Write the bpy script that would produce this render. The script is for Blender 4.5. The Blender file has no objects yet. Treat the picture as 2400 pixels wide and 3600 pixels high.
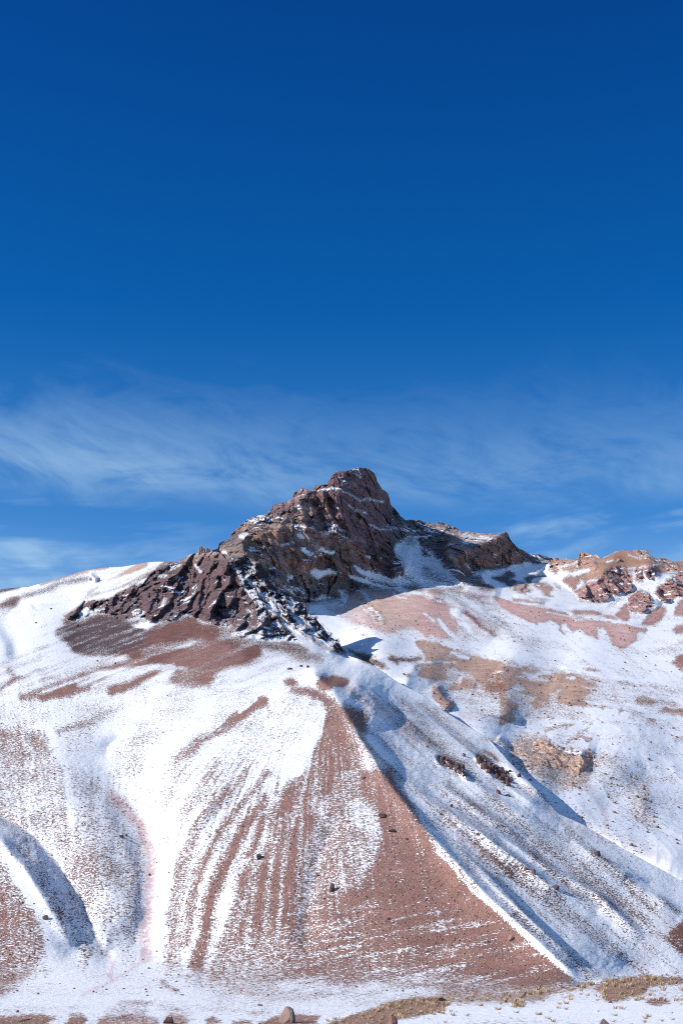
import bpy, math, random
import numpy as np
from mathutils.geometry import delaunay_2d_cdt
from mathutils import Vector

# ------------------------------------------------------------------ camera
C = bpy.context.scene.collection
FOC = 5000.0                       # focal length in photo pixels (2400 x 3600)
PITCH = math.radians(16.5)
cam_d = bpy.data.cameras.new("camera")
cam = bpy.data.objects.new("camera", cam_d); C.objects.link(cam)
cam_d.sensor_fit = 'VERTICAL'; cam_d.sensor_height = 24.0
cam_d.lens = FOC / 3600 * 24.0
cam_d.clip_start = 1.0; cam_d.clip_end = 60000
cam.location = (0, 0, 0); cam.rotation_euler = (math.pi / 2 + PITCH, 0, 0)
bpy.context.scene.camera = cam

bpy.context.scene.render.engine = 'CYCLES'
bpy.context.scene.cycles.use_denoising = False; bpy.context.scene.cycles.filter_width = 1.1
bpy.context.scene.cycles.max_bounces = 6
# ------------------------------------------------------------------ light
SUN = Vector((-0.85, -0.20, 0.50)).normalized()
vs = bpy.context.scene.view_settings
bpy.context.scene.display_settings.display_device = 'sRGB'
vs.view_transform = 'Standard'; vs.look = 'None'; vs.gamma = 1.0; vs.exposure = 0.42
world = bpy.data.worlds.new("World"); bpy.context.scene.world = world
world.use_nodes = True
wt = world.node_tree; wt.nodes.clear()
def wn(t, **k):
    n = wt.nodes.new(t)
    for a, b in k.items(): setattr(n, a, b)
    return n
sky = wn('ShaderNodeTexSky', sky_type='NISHITA', sun_disc=False)
sky.sun_elevation = math.asin(SUN.z); sky.sun_rotation = math.atan2(SUN.x, SUN.y)
sky.altitude = 3200; sky.air_density = 1.0; sky.dust_density = 0.0; sky.ozone_density = 4.0
# clear, dry high-altitude air: less red scattered than at sea level
hs = wn('ShaderNodeMix', data_type='RGBA', blend_type='MULTIPLY'); hs.inputs[0].default_value = 1.0; hs.inputs[7].default_value = (.045, .69, 1.08, 1)
bg = wn('ShaderNodeBackground'); bg.inputs['Strength'].default_value = 0.115
wo = wn('ShaderNodeOutputWorld')
wt.links.new(sky.outputs[0], hs.inputs[6])
# cirrus: thin streaks laid on a high flat layer (direction divided by its height)
tc = wn('ShaderNodeTexCoord'); sx = wn('ShaderNodeSeparateXYZ')
wt.links.new(tc.outputs['Generated'], sx.inputs[0])
def mth(op, a, b=None, c=None, clamp=False):
    n = wn('ShaderNodeMath', operation=op, use_clamp=clamp)
    for i, v in enumerate((a, b, c)):
        if v is None: continue
        if isinstance(v, (int, float)): n.inputs[i].default_value = v
        else: wt.links.new(v, n.inputs[i])
    return n.outputs[0]
def ramp(v, a, b):
    n = wn('ShaderNodeMapRange', interpolation_type='SMOOTHSTEP')
    wt.links.new(v, n.inputs[0]); n.inputs[1].default_value = a; n.inputs[2].default_value = b
    return n.outputs[0]
# azimuth / elevation of the direction
az = mth('ARCTAN2', sx.outputs[0], sx.outputs[1]); el = mth('ARCSINE', sx.outputs[2])
def wnoise(scx, scy, detail, rough, dist, off=0.0, rot=0.0):
    # rot tilts the streaks a little
    u = mth('ADD', mth('MULTIPLY', az, scx * math.cos(rot)), mth('MULTIPLY', el, scx * math.sin(rot)))
    v = mth('ADD', mth('MULTIPLY', el, scy * math.cos(rot)), mth('MULTIPLY', az, -scy * math.sin(rot)))
    cb = wn('ShaderNodeCombineXYZ'); wt.links.new(mth('ADD', u, off), cb.inputs[0]); wt.links.new(mth('ADD', v, off), cb.inputs[1])
    n = wn('ShaderNodeTexNoise'); n.inputs['Scale'].default_value = 1; n.inputs['Detail'].default_value = detail
    n.inputs['Roughness'].default_value = rough; n.inputs['Distortion'].default_value = dist
    wt.links.new(cb.outputs[0], n.inputs['Vector']); return n.outputs['Fac']
broad = wnoise(5, 14, 2, .5, .3, 3.1, -0.12)
wisp = wnoise(9, 22, 6, .62, .8, 7.7, -0.16)
fine = wnoise(26, 110, 7, .66, .35, 1.7, -0.40)
up = ramp(mth('ADD', el, mth('MULTIPLY', mth('SUBTRACT', broad, .5), .05)), .286, .316)
dn = mth('SUBTRACT', 1.0, ramp(mth('ADD', el, mth('MULTIPLY', mth('SUBTRACT', wisp, .5), .15)), .308, .388))
left = mth('ADD', .50, mth('MULTIPLY', ramp(mth('MULTIPLY', az, -1.0), -.02, .20), .50))
bank = mth('MULTIPLY', mth('MULTIPLY', up, dn), left)
low = mth('MULTIPLY', mth('MULTIPLY', ramp(mth('ADD', wnoise(6, 38, 4, .55, .3, 21.3, .1), mth('MULTIPLY', mth('SUBTRACT', .285, el), 2.4)), .46, .66), mth('SUBTRACT', 1.0, ramp(el, .27, .31))), ramp(mth('ABSOLUTE', mth('ADD', az, .02)), .02, .18))
veil = mth('MULTIPLY', mth('SUBTRACT', 1.0, ramp(el, .22, .44)), .13)
tex = mth('ADD', mth('MULTIPLY', ramp(wisp, .28, .74), .84), mth('MULTIPLY', ramp(fine, .30, .75), .18))
cf = mth('ADD', veil, mth('MULTIPLY', mth('MULTIPLY', mth('ADD', bank, mth('MULTIPLY', low, .75)), tex), .72), clamp=True)
cf = mth('ADD', cf, mth('MULTIPLY', mth('MULTIPLY', mth('SUBTRACT', 1.0, ramp(el, .225, .285)), ramp(mth('ABSOLUTE', az), .08, .26)), mth('MULTIPLY', broad, .55)))
cf = mth('MAXIMUM', cf, mth('MULTIPLY', ramp(el, .8, 1.2), .45))      # unseen cirrus added overhead, above the frame, to lift light in the shadows
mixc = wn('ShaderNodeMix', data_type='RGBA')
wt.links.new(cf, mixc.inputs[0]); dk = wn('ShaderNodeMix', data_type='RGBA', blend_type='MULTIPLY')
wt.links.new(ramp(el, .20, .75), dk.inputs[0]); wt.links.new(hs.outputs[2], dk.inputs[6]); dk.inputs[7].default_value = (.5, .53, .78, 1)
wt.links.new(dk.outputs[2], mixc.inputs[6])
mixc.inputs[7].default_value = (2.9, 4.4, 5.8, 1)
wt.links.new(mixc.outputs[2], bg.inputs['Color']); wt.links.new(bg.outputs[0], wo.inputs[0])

sd = bpy.data.lights.new("sun", 'SUN'); sd.energy = 4.1; sd.angle = math.radians(0.53); sd.color = (1.0, 0.94, 0.865)
so = bpy.data.objects.new("sun", sd); C.objects.link(so)
so.rotation_euler = Vector(SUN).to_track_quat('Z', 'Y').to_euler()

# ------------------------------------------------------------------ numeric helpers
rng = np.random.default_rng(7)
def ray(px, py):
    x = (px - 1200) / FOC; v = (1800 - py) / FOC
    dy = math.cos(PITCH) - v * math.sin(PITCH); dz = math.sin(PITCH) + v * math.cos(PITCH)
    return x / dy, dz / dy                     # x and z per metre of ground distance
# rasters over the photo, 3 px per cell
RX0, RX1, RY0, RY1, RS = -400, 2800, 1560, 3760, 4.0
RW, RH = int((RX1 - RX0) / RS) + 1, int((RY1 - RY0) / RS) + 1
gx, gy = np.meshgrid(RX0 + RS * np.arange(RW), RY0 + RS * np.arange(RH))
def blur1(a, s, ax):
    r = int(3 * s + 1); k = np.exp(-.5 * (np.arange(-r, r + 1) / s) ** 2); k /= k.sum()
    pad = [(0, 0), (0, 0)]; pad[ax] = (r, r)
    p = np.pad(a, pad, mode='edge'); out = np.zeros_like(a)
    n = a.shape[ax]
    for i, w in enumerate(k):
        out += w * (p[i:i + n] if ax == 0 else p[:, i:i + n])
    return out
def blur(a, s):                                # s in photo px
    s = s / RS
    return a if s < .3 else blur1(blur1(a, s, 0), s, 1)
def bil(a, x, y):
    fx = np.clip((x - RX0) / RS, 0, RW - 1.001); fy = np.clip((y - RY0) / RS, 0, RH - 1.001)
    i = fx.astype(int); j = fy.astype(int); fx -= i; fy -= j
    return (a[j, i] * (1 - fx) * (1 - fy) + a[j, i + 1] * fx * (1 - fy) + a[j + 1, i] * (1 - fx) * fy + a[j + 1, i + 1] * fx * fy)
CROPS = {'A': (0, 1800, 1 / 1.3067), 'B': (1200, 1800, 1 / 1.3067), 'C': (0, 2700, 1 / 1.3067), 'D': (1200, 2700, 1 / 1.3067),
         'E': (0, 1900, .5102), 'F': (700, 1850, .5102), 'G': (1300, 1700, .5102), 'H': (1800, 1850, .38265),
         'I': (1400, 2250, .63776), 'J': (1300, 3300, .70153), 'K': (0, 3300, .82908), 'P': (700, 1600, .5102), 'S': (0, 0, 1)}
def pts(c, s):
    x0, y0, k = CROPS[c]
    v = [float(t) for t in s.replace(',', ' ').split()]
    return [(x0 + k * v[i], y0 + k * v[i + 1]) for i in range(0, len(v), 2)]
def inpoly(P):
    xs = [p[0] for p in P]; ys = [p[1] for p in P]
    i0 = max(0, int((min(xs) - RX0) / RS) - 1); i1 = min(RW, int((max(xs) - RX0) / RS) + 2)
    j0 = max(0, int((min(ys) - RY0) / RS) - 1); j1 = min(RH, int((max(ys) - RY0) / RS) + 2)
    m = np.zeros((RH, RW)); X = gx[j0:j1, i0:i1]; Y = gy[j0:j1, i0:i1]; inn = np.zeros(X.shape, bool)
    for (xa, ya), (xb, yb) in zip(P, P[1:] + P[:1]):
        if ya == yb: continue
        c = ((ya > Y) != (yb > Y)) & (X < (xb - xa) * (Y - ya) / (yb - ya) + xa)
        inn ^= c
    m[j0:j1, i0:i1] = inn
    return m
def dist(P):
    """signed side and distance to a polyline, and the parameter along it"""
    D = np.full((RH, RW), 1e9); S = np.zeros((RH, RW)); T = np.zeros((RH, RW))
    L = 0
    tot = sum(math.hypot(b[0] - a[0], b[1] - a[1]) for a, b in zip(P, P[1:]))
    for (xa, ya), (xb, yb) in zip(P, P[1:]):
        dx, dy = xb - xa, yb - ya; l = math.hypot(dx, dy)
        t = np.clip(((gx - xa) * dx + (gy - ya) * dy) / (l * l), 0, 1)
        d = np.hypot(gx - xa - t * dx, gy - ya - t * dy)
        s = dx * (gy - ya) - dy * (gx - xa)
        m = d < D
        D[m] = d[m]; S[m] = np.sign(s[m]); T[m] = (L + t[m] * l) / tot
        L += l
    return D, S, T
# noise ------------------------------------------------------------
def h3(i, j, k, seed):
    n = (i * 374761393 + j * 668265263 + k * 2147483647 + seed * 1274126177) & 0xffffffff
    n = ((n ^ (n >> 13)) * 1274126177) & 0xffffffff
    n = n ^ (n >> 16)
    return (n & 0xffff) / 65535.0
def vnoise(x, y, z, seed=0):
    i = np.floor(x).astype(np.int64); j = np.floor(y).astype(np.int64); k = np.floor(z).astype(np.int64)
    fx = x - i; fy = y - j; fz = z - k
    fx = fx * fx * (3 - 2 * fx); fy = fy * fy * (3 - 2 * fy); fz = fz * fz * (3 - 2 * fz)
    r = 0
    for a in (0, 1):
        for b in (0, 1):
            for c in (0, 1):
                w = (fx if a else 1 - fx) * (fy if b else 1 - fy) * (fz if c else 1 - fz)
                r = r + w * h3(i + a, j + b, k + c, seed)
    return r * 2 - 1
def fbm(x, y, z, o=4, seed=0, g=.5):
    r = 0; a = 1; t = 0
    for q in range(o):
        r = r + a * vnoise(x, y, z, seed + q * 17); t += a; a *= g
        x, y, z = x * 2.03 + 5.1, y * 2.03 + 1.7, z * 2.03 + 9.2
    return r / t
def ridged(x, y, z, o=4, seed=0, g=.5):
    r = 0; a = 1; t = 0
    for q in range(o):
        r = r + a * (1 - 2 * np.abs(vnoise(x, y, z, seed + q * 31))); t += a; a *= g
        x, y, z = x * 2.1 + 3.3, y * 2.1 + 1.9, z * 2.1 + 4.7
    return r / t
def facets(u, v, seed=0, tilt=1.0):
    """fractured rock: every Voronoi cell is a tilted plane at its own depth"""
    iu = np.floor(u).astype(np.int64); iv = np.floor(v).astype(np.int64)
    best = np.full(u.shape, 1e9); val = np.zeros(u.shape)
    for a in (-1, 0, 1):
        for b in (-1, 0, 1):
            ci = iu + a; cj = iv + b
            px = ci + h3(ci, cj, 0 * ci, seed); py = cj + h3(ci, cj, 0 * ci + 1, seed)
            d = (u - px) ** 2 + (v - py) ** 2
            o = h3(ci, cj, 0 * ci + 2, seed) - .5
            gu = (h3(ci, cj, 0 * ci + 3, seed) - .5) * tilt; gv = (h3(ci, cj, 0 * ci + 4, seed) - .5) * tilt
            w = o + gu * (u - px) + gv * (v - py)
            m = d < best
            best = np.where(m, d, best); val = np.where(m, w, val)
    return val

# ------------------------------------------------------------------ painted ground cover (rock share, rock colour, cliffs)
ROCK = np.full((RH, RW), .065); CATCH = np.zeros((RH, RW)); CLIFF = np.zeros((RH, RW)); DIRT = np.zeros((RH, RW))
TINT = np.zeros((RH, RW, 3)); TINT[:] = (.33, .165, .125)
REL2 = np.zeros((RH, RW)); REL3 = np.zeros((RH, RW)); REL4 = np.zeros((RH, RW)); REL5 = np.zeros((RH, RW))
RED = (.36, .212, .178); MAUVE = (.135, .096, .104); TAN = (.60, .42, .33); PINK = (.66, .44, .39); BROWN = (.42, .26, .20)
GREY = (.155, .160, .172); ORANGE = (.56, .33, .21); DRED = (.19, .10, .085); PURP = (.215, .135, .145); SAND = (.50, .34, .25)
def paint(c, s, rock=None, tint=None, cliff=None, f=8, dirt=None):
    m = blur(inpoly(pts(c, s)), f)
    if rock is not None: ROCK[:] = ROCK * (1 - m) + rock * m
    if cliff is not None: CLIFF[:] = CLIFF * (1 - m) + cliff * m
    if dirt is not None: DIRT[:] = DIRT * (1 - m) + dirt * m
    if tint is not None:
        mm = blur(np.clip(m * 1.6, 0, 1), 10)[..., None]; TINT[:] = TINT * (1 - mm) + np.array(tint) * mm
def stroke(c, s, w, rock=None, tint=None, f=6, dirt=None, cliff=None, w2=None):
    D, S, T = dist(pts(c, s)); ww = w + ((w2 - w) * T if w2 is not None else 0)
    m = 1 / (1 + np.exp((D - ww / 2) / max(f * .5, 1.5)))
    m[D > ww / 2 + 5 * f] = 0
    if rock is not None: ROCK[:] = ROCK * (1 - m) + rock * m
    if cliff is not None: CLIFF[:] = CLIFF * (1 - m) + cliff * m
    if dirt is not None: DIRT[:] = DIRT * (1 - m) + dirt * m
    if tint is not None:
        mm = np.clip(m * 1.6, 0, 1)[..., None]; TINT[:] = TINT * (1 - mm) + np.array(tint) * mm
def relief(R, c, s, wl, wr, amp, taper=.15, amp2=None):
    """a rib (amp > 0, metres towards the valley) or gully (amp < 0); wl/wr = half widths to the left and right going down"""
    D, S, T = dist(pts(c, s))
    w = np.where(S > 0, wl, wr)
    e = np.clip(T / taper, 0, 1) * np.clip((1 - T) / taper, 0, 1) if taper else 1
    a = amp if amp2 is None else amp + (amp2 - amp) * T
    q = np.sqrt((D / w) ** 2 + .03) - .173
    R += a * np.exp(-q * 1.25 - .6 * q * q) * e

# --- left dome and its skyline
paint('S', '-400 2400 0 2300 300 2200 600 2000 640 1960 -400 2000', .04, TAN)
paint('E', '540 415 640 350 720 290 860 235 960 200 1040 175 940 175 860 215 800 250 700 300 620 350', .93, TAN, f=4)
paint('E', '540 415 700 365 860 318 960 262 1060 205 1180 165 1250 150 1160 148 1080 180 960 230 880 262 860 285 730 335 640 370', .95, TAN, f=4)
stroke('E', '690 322 820 275 900 240 1000 205', 12, .05, f=3)
stroke('E', '700 350 800 318 930 255 1090 180', 9, .05, f=3)
paint('E', '940 165 1030 148 1010 175 960 190 860 225 900 195', .95, TAN, f=3)
paint('E', '1080 180 1130 146 1190 155 1160 170', .95, TAN, f=3)
stroke('E', '280 300 400 262 500 228 600 204 740 186', 9, .9, TAN, f=3)
stroke('E', '380 258 470 235 600 212', 14, .95, TAN, f=4)
stroke('E', '180 380 330 340 420 290 520 272 600 268', 22, .6, MAUVE, f=9)
stroke('E', '0 350 60 335 130 324', 12, .92, MAUVE, f=4)
paint('E', '0 430 80 385 150 378 155 400 110 450 50 490 0 480', .9, MAUVE, f=5)
paint('E', '0 460 90 450 60 500 0 560', .35, MAUVE, f=8)
stroke('E', '60 890 110 940 60 990 0 1030', 16, .6, RED, f=7)
stroke('E', '300 590 340 650 290 760 260 880 330 940 300 970', 22, .22, RED, f=9)
# scree under the crag
paint('E', '430 545 560 560 680 500 780 520 900 560 960 540 1100 570 1320 510 1400 570 1568 570 1800 640 1800 800 1700 850 1500 870 1400 960 1150 970 1200 880 1060 860 880 880 620 970 500 1060 150 1090 300 1020 560 940 760 900 900 830 870 790 640 790 510 770 450 680 380 655 390 620 460 580', .93, (.25, .130, .112), f=7)
paint('E', '430 545 560 560 680 500 780 520 900 560 1000 600 1000 700 800 790 640 790 510 770 450 680 380 655 390 620 460 580', .86, MAUVE, f=7)
paint('F', '0 780 300 880 300 940 200 950 120 960 60 1030 0 1040', .95, RED, f=6)
paint('E', '1300 760 1480 700 1568 740 1568 870 1400 960 1180 980 1250 860 1100 840', .95, RED, f=9)
paint('E', '900 590 970 560 1085 570 1010 620 950 600', .04, f=3)
paint('E', '1150 750 1300 690 1430 688 1260 735', .1, f=5)
paint('E', '1000 740 1250 700 1160 760 960 800', .6, f=6)
stroke('E', '150 1085 400 1010 700 900 900 850', 20, .85, RED, f=7, w2=30)
stroke('E', '300 1075 480 1040 640 990 800 905 980 830', 34, .93, RED, f=6, w2=30)
stroke('E', '300 1045 480 985 680 910 960 870 1200 860', 7, .12, f=4)
stroke('E', '770 1035 900 1000 1010 940 1100 890', 34, .92, RED, f=7, w2=14)
stroke('E', '640 1010 860 900 1050 880 1200 880 1280 890', 14, .10, f=6)
stroke('E', '560 990 700 930 860 910', 24, .06, f=7)
paint('E', '1130 980 1200 900 1300 890 1568 850 1480 900 1460 1000 1250 1010', .82, RED, f=9)
stroke('E', '1010 1030 1130 960 1180 900', 26, .08, f=8)
# --- crag
CRAG = ('220 2165 250 2150 300 2115 380 2105 425 2080 450 2070 560 1990 640 1965 715 1935 760 1925 820 1985 866 1950 906 1968 942 2010 972 2062 1020 2084 1040 2110 '
        '1074 2115 1084 2152 1112 2168 1142 2204 1162 2235 1193 2255 1220 2300 1190 2290 1150 2255 1110 2230 1065 2190 1020 2160 985 2190 1060 2262 1005 2250 960 2255 '
        '900 2245 840 2238 812 2230 834 2215 805 2205 750 2192 690 2172 655 2155 610 2178 565 2187 535 2183 490 2167 430 2182 380 2160 345 2148 300 2165 260 2180')
def crag():
    paint('S', CRAG, .97, MAUVE, 1, f=3)
    paint('F', '230 260 320 205 400 240 470 330 530 430 620 470 660 515 730 530 745 600 800 630 860 700 900 760 960 800 1010 885 930 860 820 770 700 720 600 640 500 570 420 480 300 400 240 320', .97, (.060, .038, .040), 1, f=3)  # crag's right side: its shade is painted into the darker rock tint
    CATCH[:] = blur(inpoly(pts('F', '240 320 300 270 400 240 520 440 620 470 745 540 900 740 1010 885 930 860 820 770 740 830 600 860 520 800 430 790 330 560 300 500')), 10)
    stroke('F', '235 270 280 340 320 440 420 540 520 590 640 690 760 770 900 850', 5, .35, cliff=.5, f=3, w2=16)
    stroke('F', '280 340 340 370 420 470 480 520', 9, .35, cliff=.5, f=3)
    stroke('F', '430 470 500 500 560 590', 14, .25, cliff=.4, f=4)
    stroke('F', '620 540 660 620 720 660 780 710', 14, .35, cliff=.5, f=5)
    paint('E', '545 505 590 460 640 480 740 465 620 500 560 530', .08, cliff=.2, f=2)
    stroke('E', '1350 170 1380 215', 10, .1, cliff=.3, f=2); stroke('E', '1085 245 1140 240', 6, .1, f=2)
    stroke('E', '945 300 1000 270', 9, .1, f=2); stroke('E', '1330 380 1350 310', 6, .15, f=2); stroke('E', '1125 440 1135 410', 8, .1, f=2)
    stroke('E', '930 510 990 495', 6, .1, f=2); stroke('E', '560 490 600 470', 8, .1, f=2); stroke('E', '1190 190 1240 170', 7, .1, f=2)
    paint('E', '1230 150 1320 95 1480 70 1520 60 1568 30 1568 110 1400 100 1330 140', .8, (.36, .24, .2), .6, f=3)
    # dark rubble right of the crag foot
    stroke('F', '180 720 320 760 460 800 600 850 700 900 820 910', 40, .62, DRED, f=14, w2=22)
    stroke('F', '480 800 600 820 720 860', 26, .75, DRED, f=8)
crag()
# --- small red caps at the spur's top
paint('F', '575 1070 630 1040 690 1080 640 1105 590 1090', .92, RED, f=4)
paint('F', '800 1070 830 1040 920 1025 1000 1040 1040 1070 1010 1100 930 1110 860 1140 810 1120', .93, RED, f=4)
stroke('F', '650 1130 760 1140 800 1170', 24, .75, RED, f=7)
# --- spur: left side rock streaks
paint('A', '-300 1000 0 1000 60 995 130 1010 180 1015 220 1060 230 1120 240 1180 -300 1180', .55, RED, f=14)
stroke('A', '260 1010 400 970 480 930 600 895', 20, .5, RED, f=9)
stroke('A', '60 1000 150 1090 160 1176', 8, .1, f=6); stroke('A', '100 1000 120 1100', 8, .1, f=6)
paint('A', '800 1150 790 1130 880 1060 960 1010 1020 960 1080 910 1150 870 1190 845 1240 850 1230 880 1180 910 1120 950 1080 1000 1020 1040 950 1060 900 1100', .62, RED, f=11)
paint('A', '1040 960 1190 850 1235 850 1230 880 1120 950', .9, RED, f=7)
stroke('A', '1100 920 1180 860', 7, .1, f=4)
# broad speckled slopes
paint('C', '-300 0 400 0 520 120 640 300 690 450 640 780 500 780 350 560 200 330 0 200 -300 150', .20, RED, f=22)
paint('C', '-300 -40 300 -40 320 200 520 300 560 700 420 560 200 250 -300 120', .31, RED, f=30)
paint('C', '740 0 1000 0 960 150 820 330 735 360', .25, RED, f=18)
paint('A', '480 950 700 850 900 830 820 1000 640 1176 420 1176 350 1050', .10, RED, f=25)
paint('C', '-300 330 0 420 40 480 100 550 140 640 190 720 215 830 180 900 100 980 0 1060 -300 1100', .66, RED, f=12)
paint('C', '-300 430 0 560 60 640 100 760 80 880 0 960 -300 1000', .74, RED, f=20)
# striped fan
stroke('C', '785 900 800 620 830 420 900 280 1000 150 1130 20', 60, .58, RED, f=14, w2=26)
stroke('C', '855 800 880 600 930 450 1010 290 1080 200 1160 110 1230 20', 32, .80, RED, f=8, w2=15)
stroke('C', '900 900 930 800 960 620 1040 420 1120 280 1200 170 1220 130', 50, .88, RED, f=9, w2=26)
stroke('C', '1150 390 1190 300 1220 240', 34, .92, RED, f=8)
paint('C', '960 1000 1000 820 1040 740 1100 500 1230 330 1260 200 1300 90 1400 20 1440 -60 1500 -260 1570 -290 1700 -260 1640 100 1470 150 1440 300 1400 480 1370 760 1300 1000', .90, RED, f=10)
paint('C', '960 1050 1000 820 1180 800 1330 780 1380 900 1320 1060', .42, RED, f=26)
paint('C', '1390 380 1480 200 1640 60 1700 400 1600 600 1480 900 1400 1000 1330 1000 1370 760', .40, RED, f=18)
stroke('C', '1400 900 1420 620 1440 500 1500 330 1560 200', 24, .08, f=12)
stroke('C', '1450 860 1490 640 1540 520', 34, .6, RED, f=12)
stroke('C', '1080 760 1130 560 1190 400', 12, .3, f=8); stroke('C', '1060 620 1090 480 1140 360', 16, .2, f=8)
stroke('C', '1210 330 1225 260 1240 190', 13, .14, f=6); stroke('C', '1070 520 1100 420 1170 300', 9, .25, f=7)
for s_ in ('985 2880 950 3050 925 3330', '1015 2860 990 3080 975 3360', '1062 2840 1052 3050 1040 3370', '940 2930 896 3100 866 3340', '1100 2620 1070 2760 1030 2900', '1128 2560 1118 2700 1098 2860'):
    stroke('S', s_, 8, .30, f=7, w2=15)
# main red triangle right of centre
TRI = '60 0 230 0 260 60 330 180 370 260 430 350 490 420 560 500 620 570 700 640 800 740 870 800 940 850 1000 900 1080 985 900 1020 600 1040 200 1040 -60 1000 -140 900 -60 700 60 560 120 450 170 350 170 280 150 200 60 130 0 60'
paint('D', TRI, .90, RED, f=9)
paint('D', '-60 60 60 0 60 130 150 200 170 290 150 380 60 560 -20 700 -60 700', .45, RED, f=20)
paint('D', '20 130 110 170 170 240 180 330 120 300 60 250 0 220', .12, f=12); stroke('D', '40 350 10 500 -20 620', 34, .22, f=14)
paint('D', '-200 640 60 560 160 620 260 760 460 900 700 1020 300 1040 -250 1020', .72, RED, f=26)
paint('D', '-250 850 100 850 500 940 900 1010 900 1060 -250 1040', .55, RED, f=26)
stroke('D', '-260 1000 100 1020 420 1040', 40, .14, f=18)
paint('A', '1430 815 1520 850 1568 900 1640 960 1640 1176 1440 1176 1440 1100 1490 1010 1510 940 1480 870 1400 830', .88, RED, f=8)
paint('B', '-60 870 0 930 60 1060 100 1180 230 1180 60 1000 -30 880', .5, RED, f=9)
paint('D', '230 0 300 100 360 230 440 350 380 260 260 60', .5, RED, f=10)
stroke('D', '440 380 500 440 600 560 760 690 900 820 1020 920 1130 1000', 11, .0, f=4, w2=22)
# right flank of the spur
m = blur(inpoly(pts('S', '1200 2420 1500 2480 1800 2720 2000 2880 2230 3020 2330 3180 2200 3430 2060 3440 1900 3300 1640 3060 1460 2860 1300 2600')), 25); ROCK[:] = np.maximum(ROCK, .23 * m); TINT[:] = TINT * (1 - m[..., None] * .7) + np.array(DRED) * m[..., None] * .7
stroke('D', '640 400 760 500 850 560 940 640 1010 700', 34, .55, DRED, f=14)
stroke('D', '560 300 700 420 840 460 960 530 1020 590', 20, .45, DRED, f=10)
stroke('D', '800 680 900 760 1040 880 1130 960', 34, .5, DRED, f=12)
stroke('D', '1160 380 1260 460 1340 520', 22, .45, DRED, f=10); stroke('D', '1460 600 1540 660', 22, .45, DRED, f=10)
stroke('D', '430 10 560 40 760 100 900 190', 26, .2, DRED, f=12)
stroke('I', '0 470 120 560 260 650 420 700', 30, .3, DRED, f=12)
stroke('I', '230 660 320 700 360 750', 26, .85, DRED, cliff=.7, f=6)
stroke('I', '450 660 520 720 600 770', 34, .9, DRED, cliff=.8, f=6)
stroke('I', '690 800 790 860 850 940', 12, .6, RED, f=7)
stroke('D', '560 60 700 110 860 180 960 220 1000 260', 40, .03, f=14)
paint('D', '1480 770 1568 700 1800 560 1800 1000 1568 860', .85, (.30, .15, .11), f=5)
# pinkish dirty snow in the channels
stroke('C', '520 130 640 260 700 400 690 560 670 740 670 870', 38, dirt=.95, f=7)
stroke('C', '100 350 200 520 290 680 400 850', 40, .30, DRED, f=12)
stroke('C', '690 870 520 980 380 1040', 10, dirt=.6, f=5); stroke('C', '460 800 520 900 510 980', 12, dirt=.7, f=5)
stroke('C', '1040 1000 1100 1025 1170 1035', 9, dirt=.8, f=5)
stroke('D', '470 200 560 330 680 420', 16, dirt=.7, f=8); stroke('B', '0 790 120 860 240 960 330 1060', 26, dirt=.6, f=10)
stroke('D', '960 200 1100 270 1300 350 1500 420', 34, dirt=.35, f=20); stroke('D', '1210 290 1220 230 1180 160 1130 90', 14, dirt=.6, f=8)
stroke('D', '1380 900 1440 780 1500 700', 40, dirt=.4, f=20); stroke('I', '330 440 400 400 360 470', 20, dirt=.5, f=9); stroke('I', '1180 270 1200 330', 14, dirt=.6, f=8)
# --- cirque and moraines
def many(c, L, rock, tint, f=4, cliff=None):
    for s in L: paint(c, s, rock, tint, cliff, f)
paint('G', '0 740 400 700 640 690 860 780 960 880 900 1060 620 1090 300 1010 0 1000', .42, PINK, f=16)
paint('I', '100 60 640 130 1080 210 1110 300 1000 430 560 450 240 300 120 200', .34, (.54, .38, .295), f=12)
many('G', ['0 740 60 725 160 730 260 770 380 770 500 800 620 870 560 870 560 900 620 980 680 1030 560 880 600 960 590 1075 500 1070 420 1040 400 1060 340 1020 280 980 200 1000 130 1030 60 970 0 990 -100 960 -180 900 -200 780 -160 740',
           '400 725 560 725 620 740 780 770 850 790 770 790 800 850 780 870 700 820 640 790 560 800 480 780 400 750'], .93, PINK)
paint('G', '0 760 300 830 280 980 120 1030 0 980 -150 900', .95, (.63, .46, .39), f=12)
stroke('G', '465 935 520 1000 590 1075', 14, .04, f=3); stroke('G', '375 895 430 940', 9, .1, f=3); stroke('G', '560 870 640 960 700 1040', 12, .05, f=4); stroke('G', '520 800 600 850 720 900', 9, .08, f=4)
stroke('G', '165 765 250 790', 4, .05, f=2); stroke('G', '660 885 740 950 800 1010 855 1050', 15, .92, (.34, .17, .16), f=4, w2=8)
stroke('G', '540 770 700 820 800 880 900 960 1000 1030 1160 1110', 40, .30, GREY, f=14, w2=26)
stroke('G', '600 940 680 1030 800 1100', 10, .25, RED, f=6)
paint('G', '380 790 480 790 550 830 440 820', .9, DRED, .5, f=3)
many('H', ['0 690 100 720 230 720 480 790 560 830 800 860 930 890 1130 910 1230 940 1220 980 1130 990 1150 1050 1080 1080 1010 1125 920 1090 890 1030 870 960 850 940 770 940 790 1040 680 1000 620 950 540 980 500 890 430 910 470 970 510 960 470 995 430 950 400 880 330 860 300 880 250 890 240 920 160 880 80 850 0 800 -160 700 -200 640 -100 660'], .93, PINK, f=3)
stroke('H', '330 790 480 820 580 835', 7, .08, f=2); stroke('H', '570 855 660 860', 7, .08, f=2); stroke('H', '-130 650 0 690 200 720 320 750', 5, .1, f=2); stroke('H', '620 830 900 870 1130 910', 4, .1, f=2)
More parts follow.
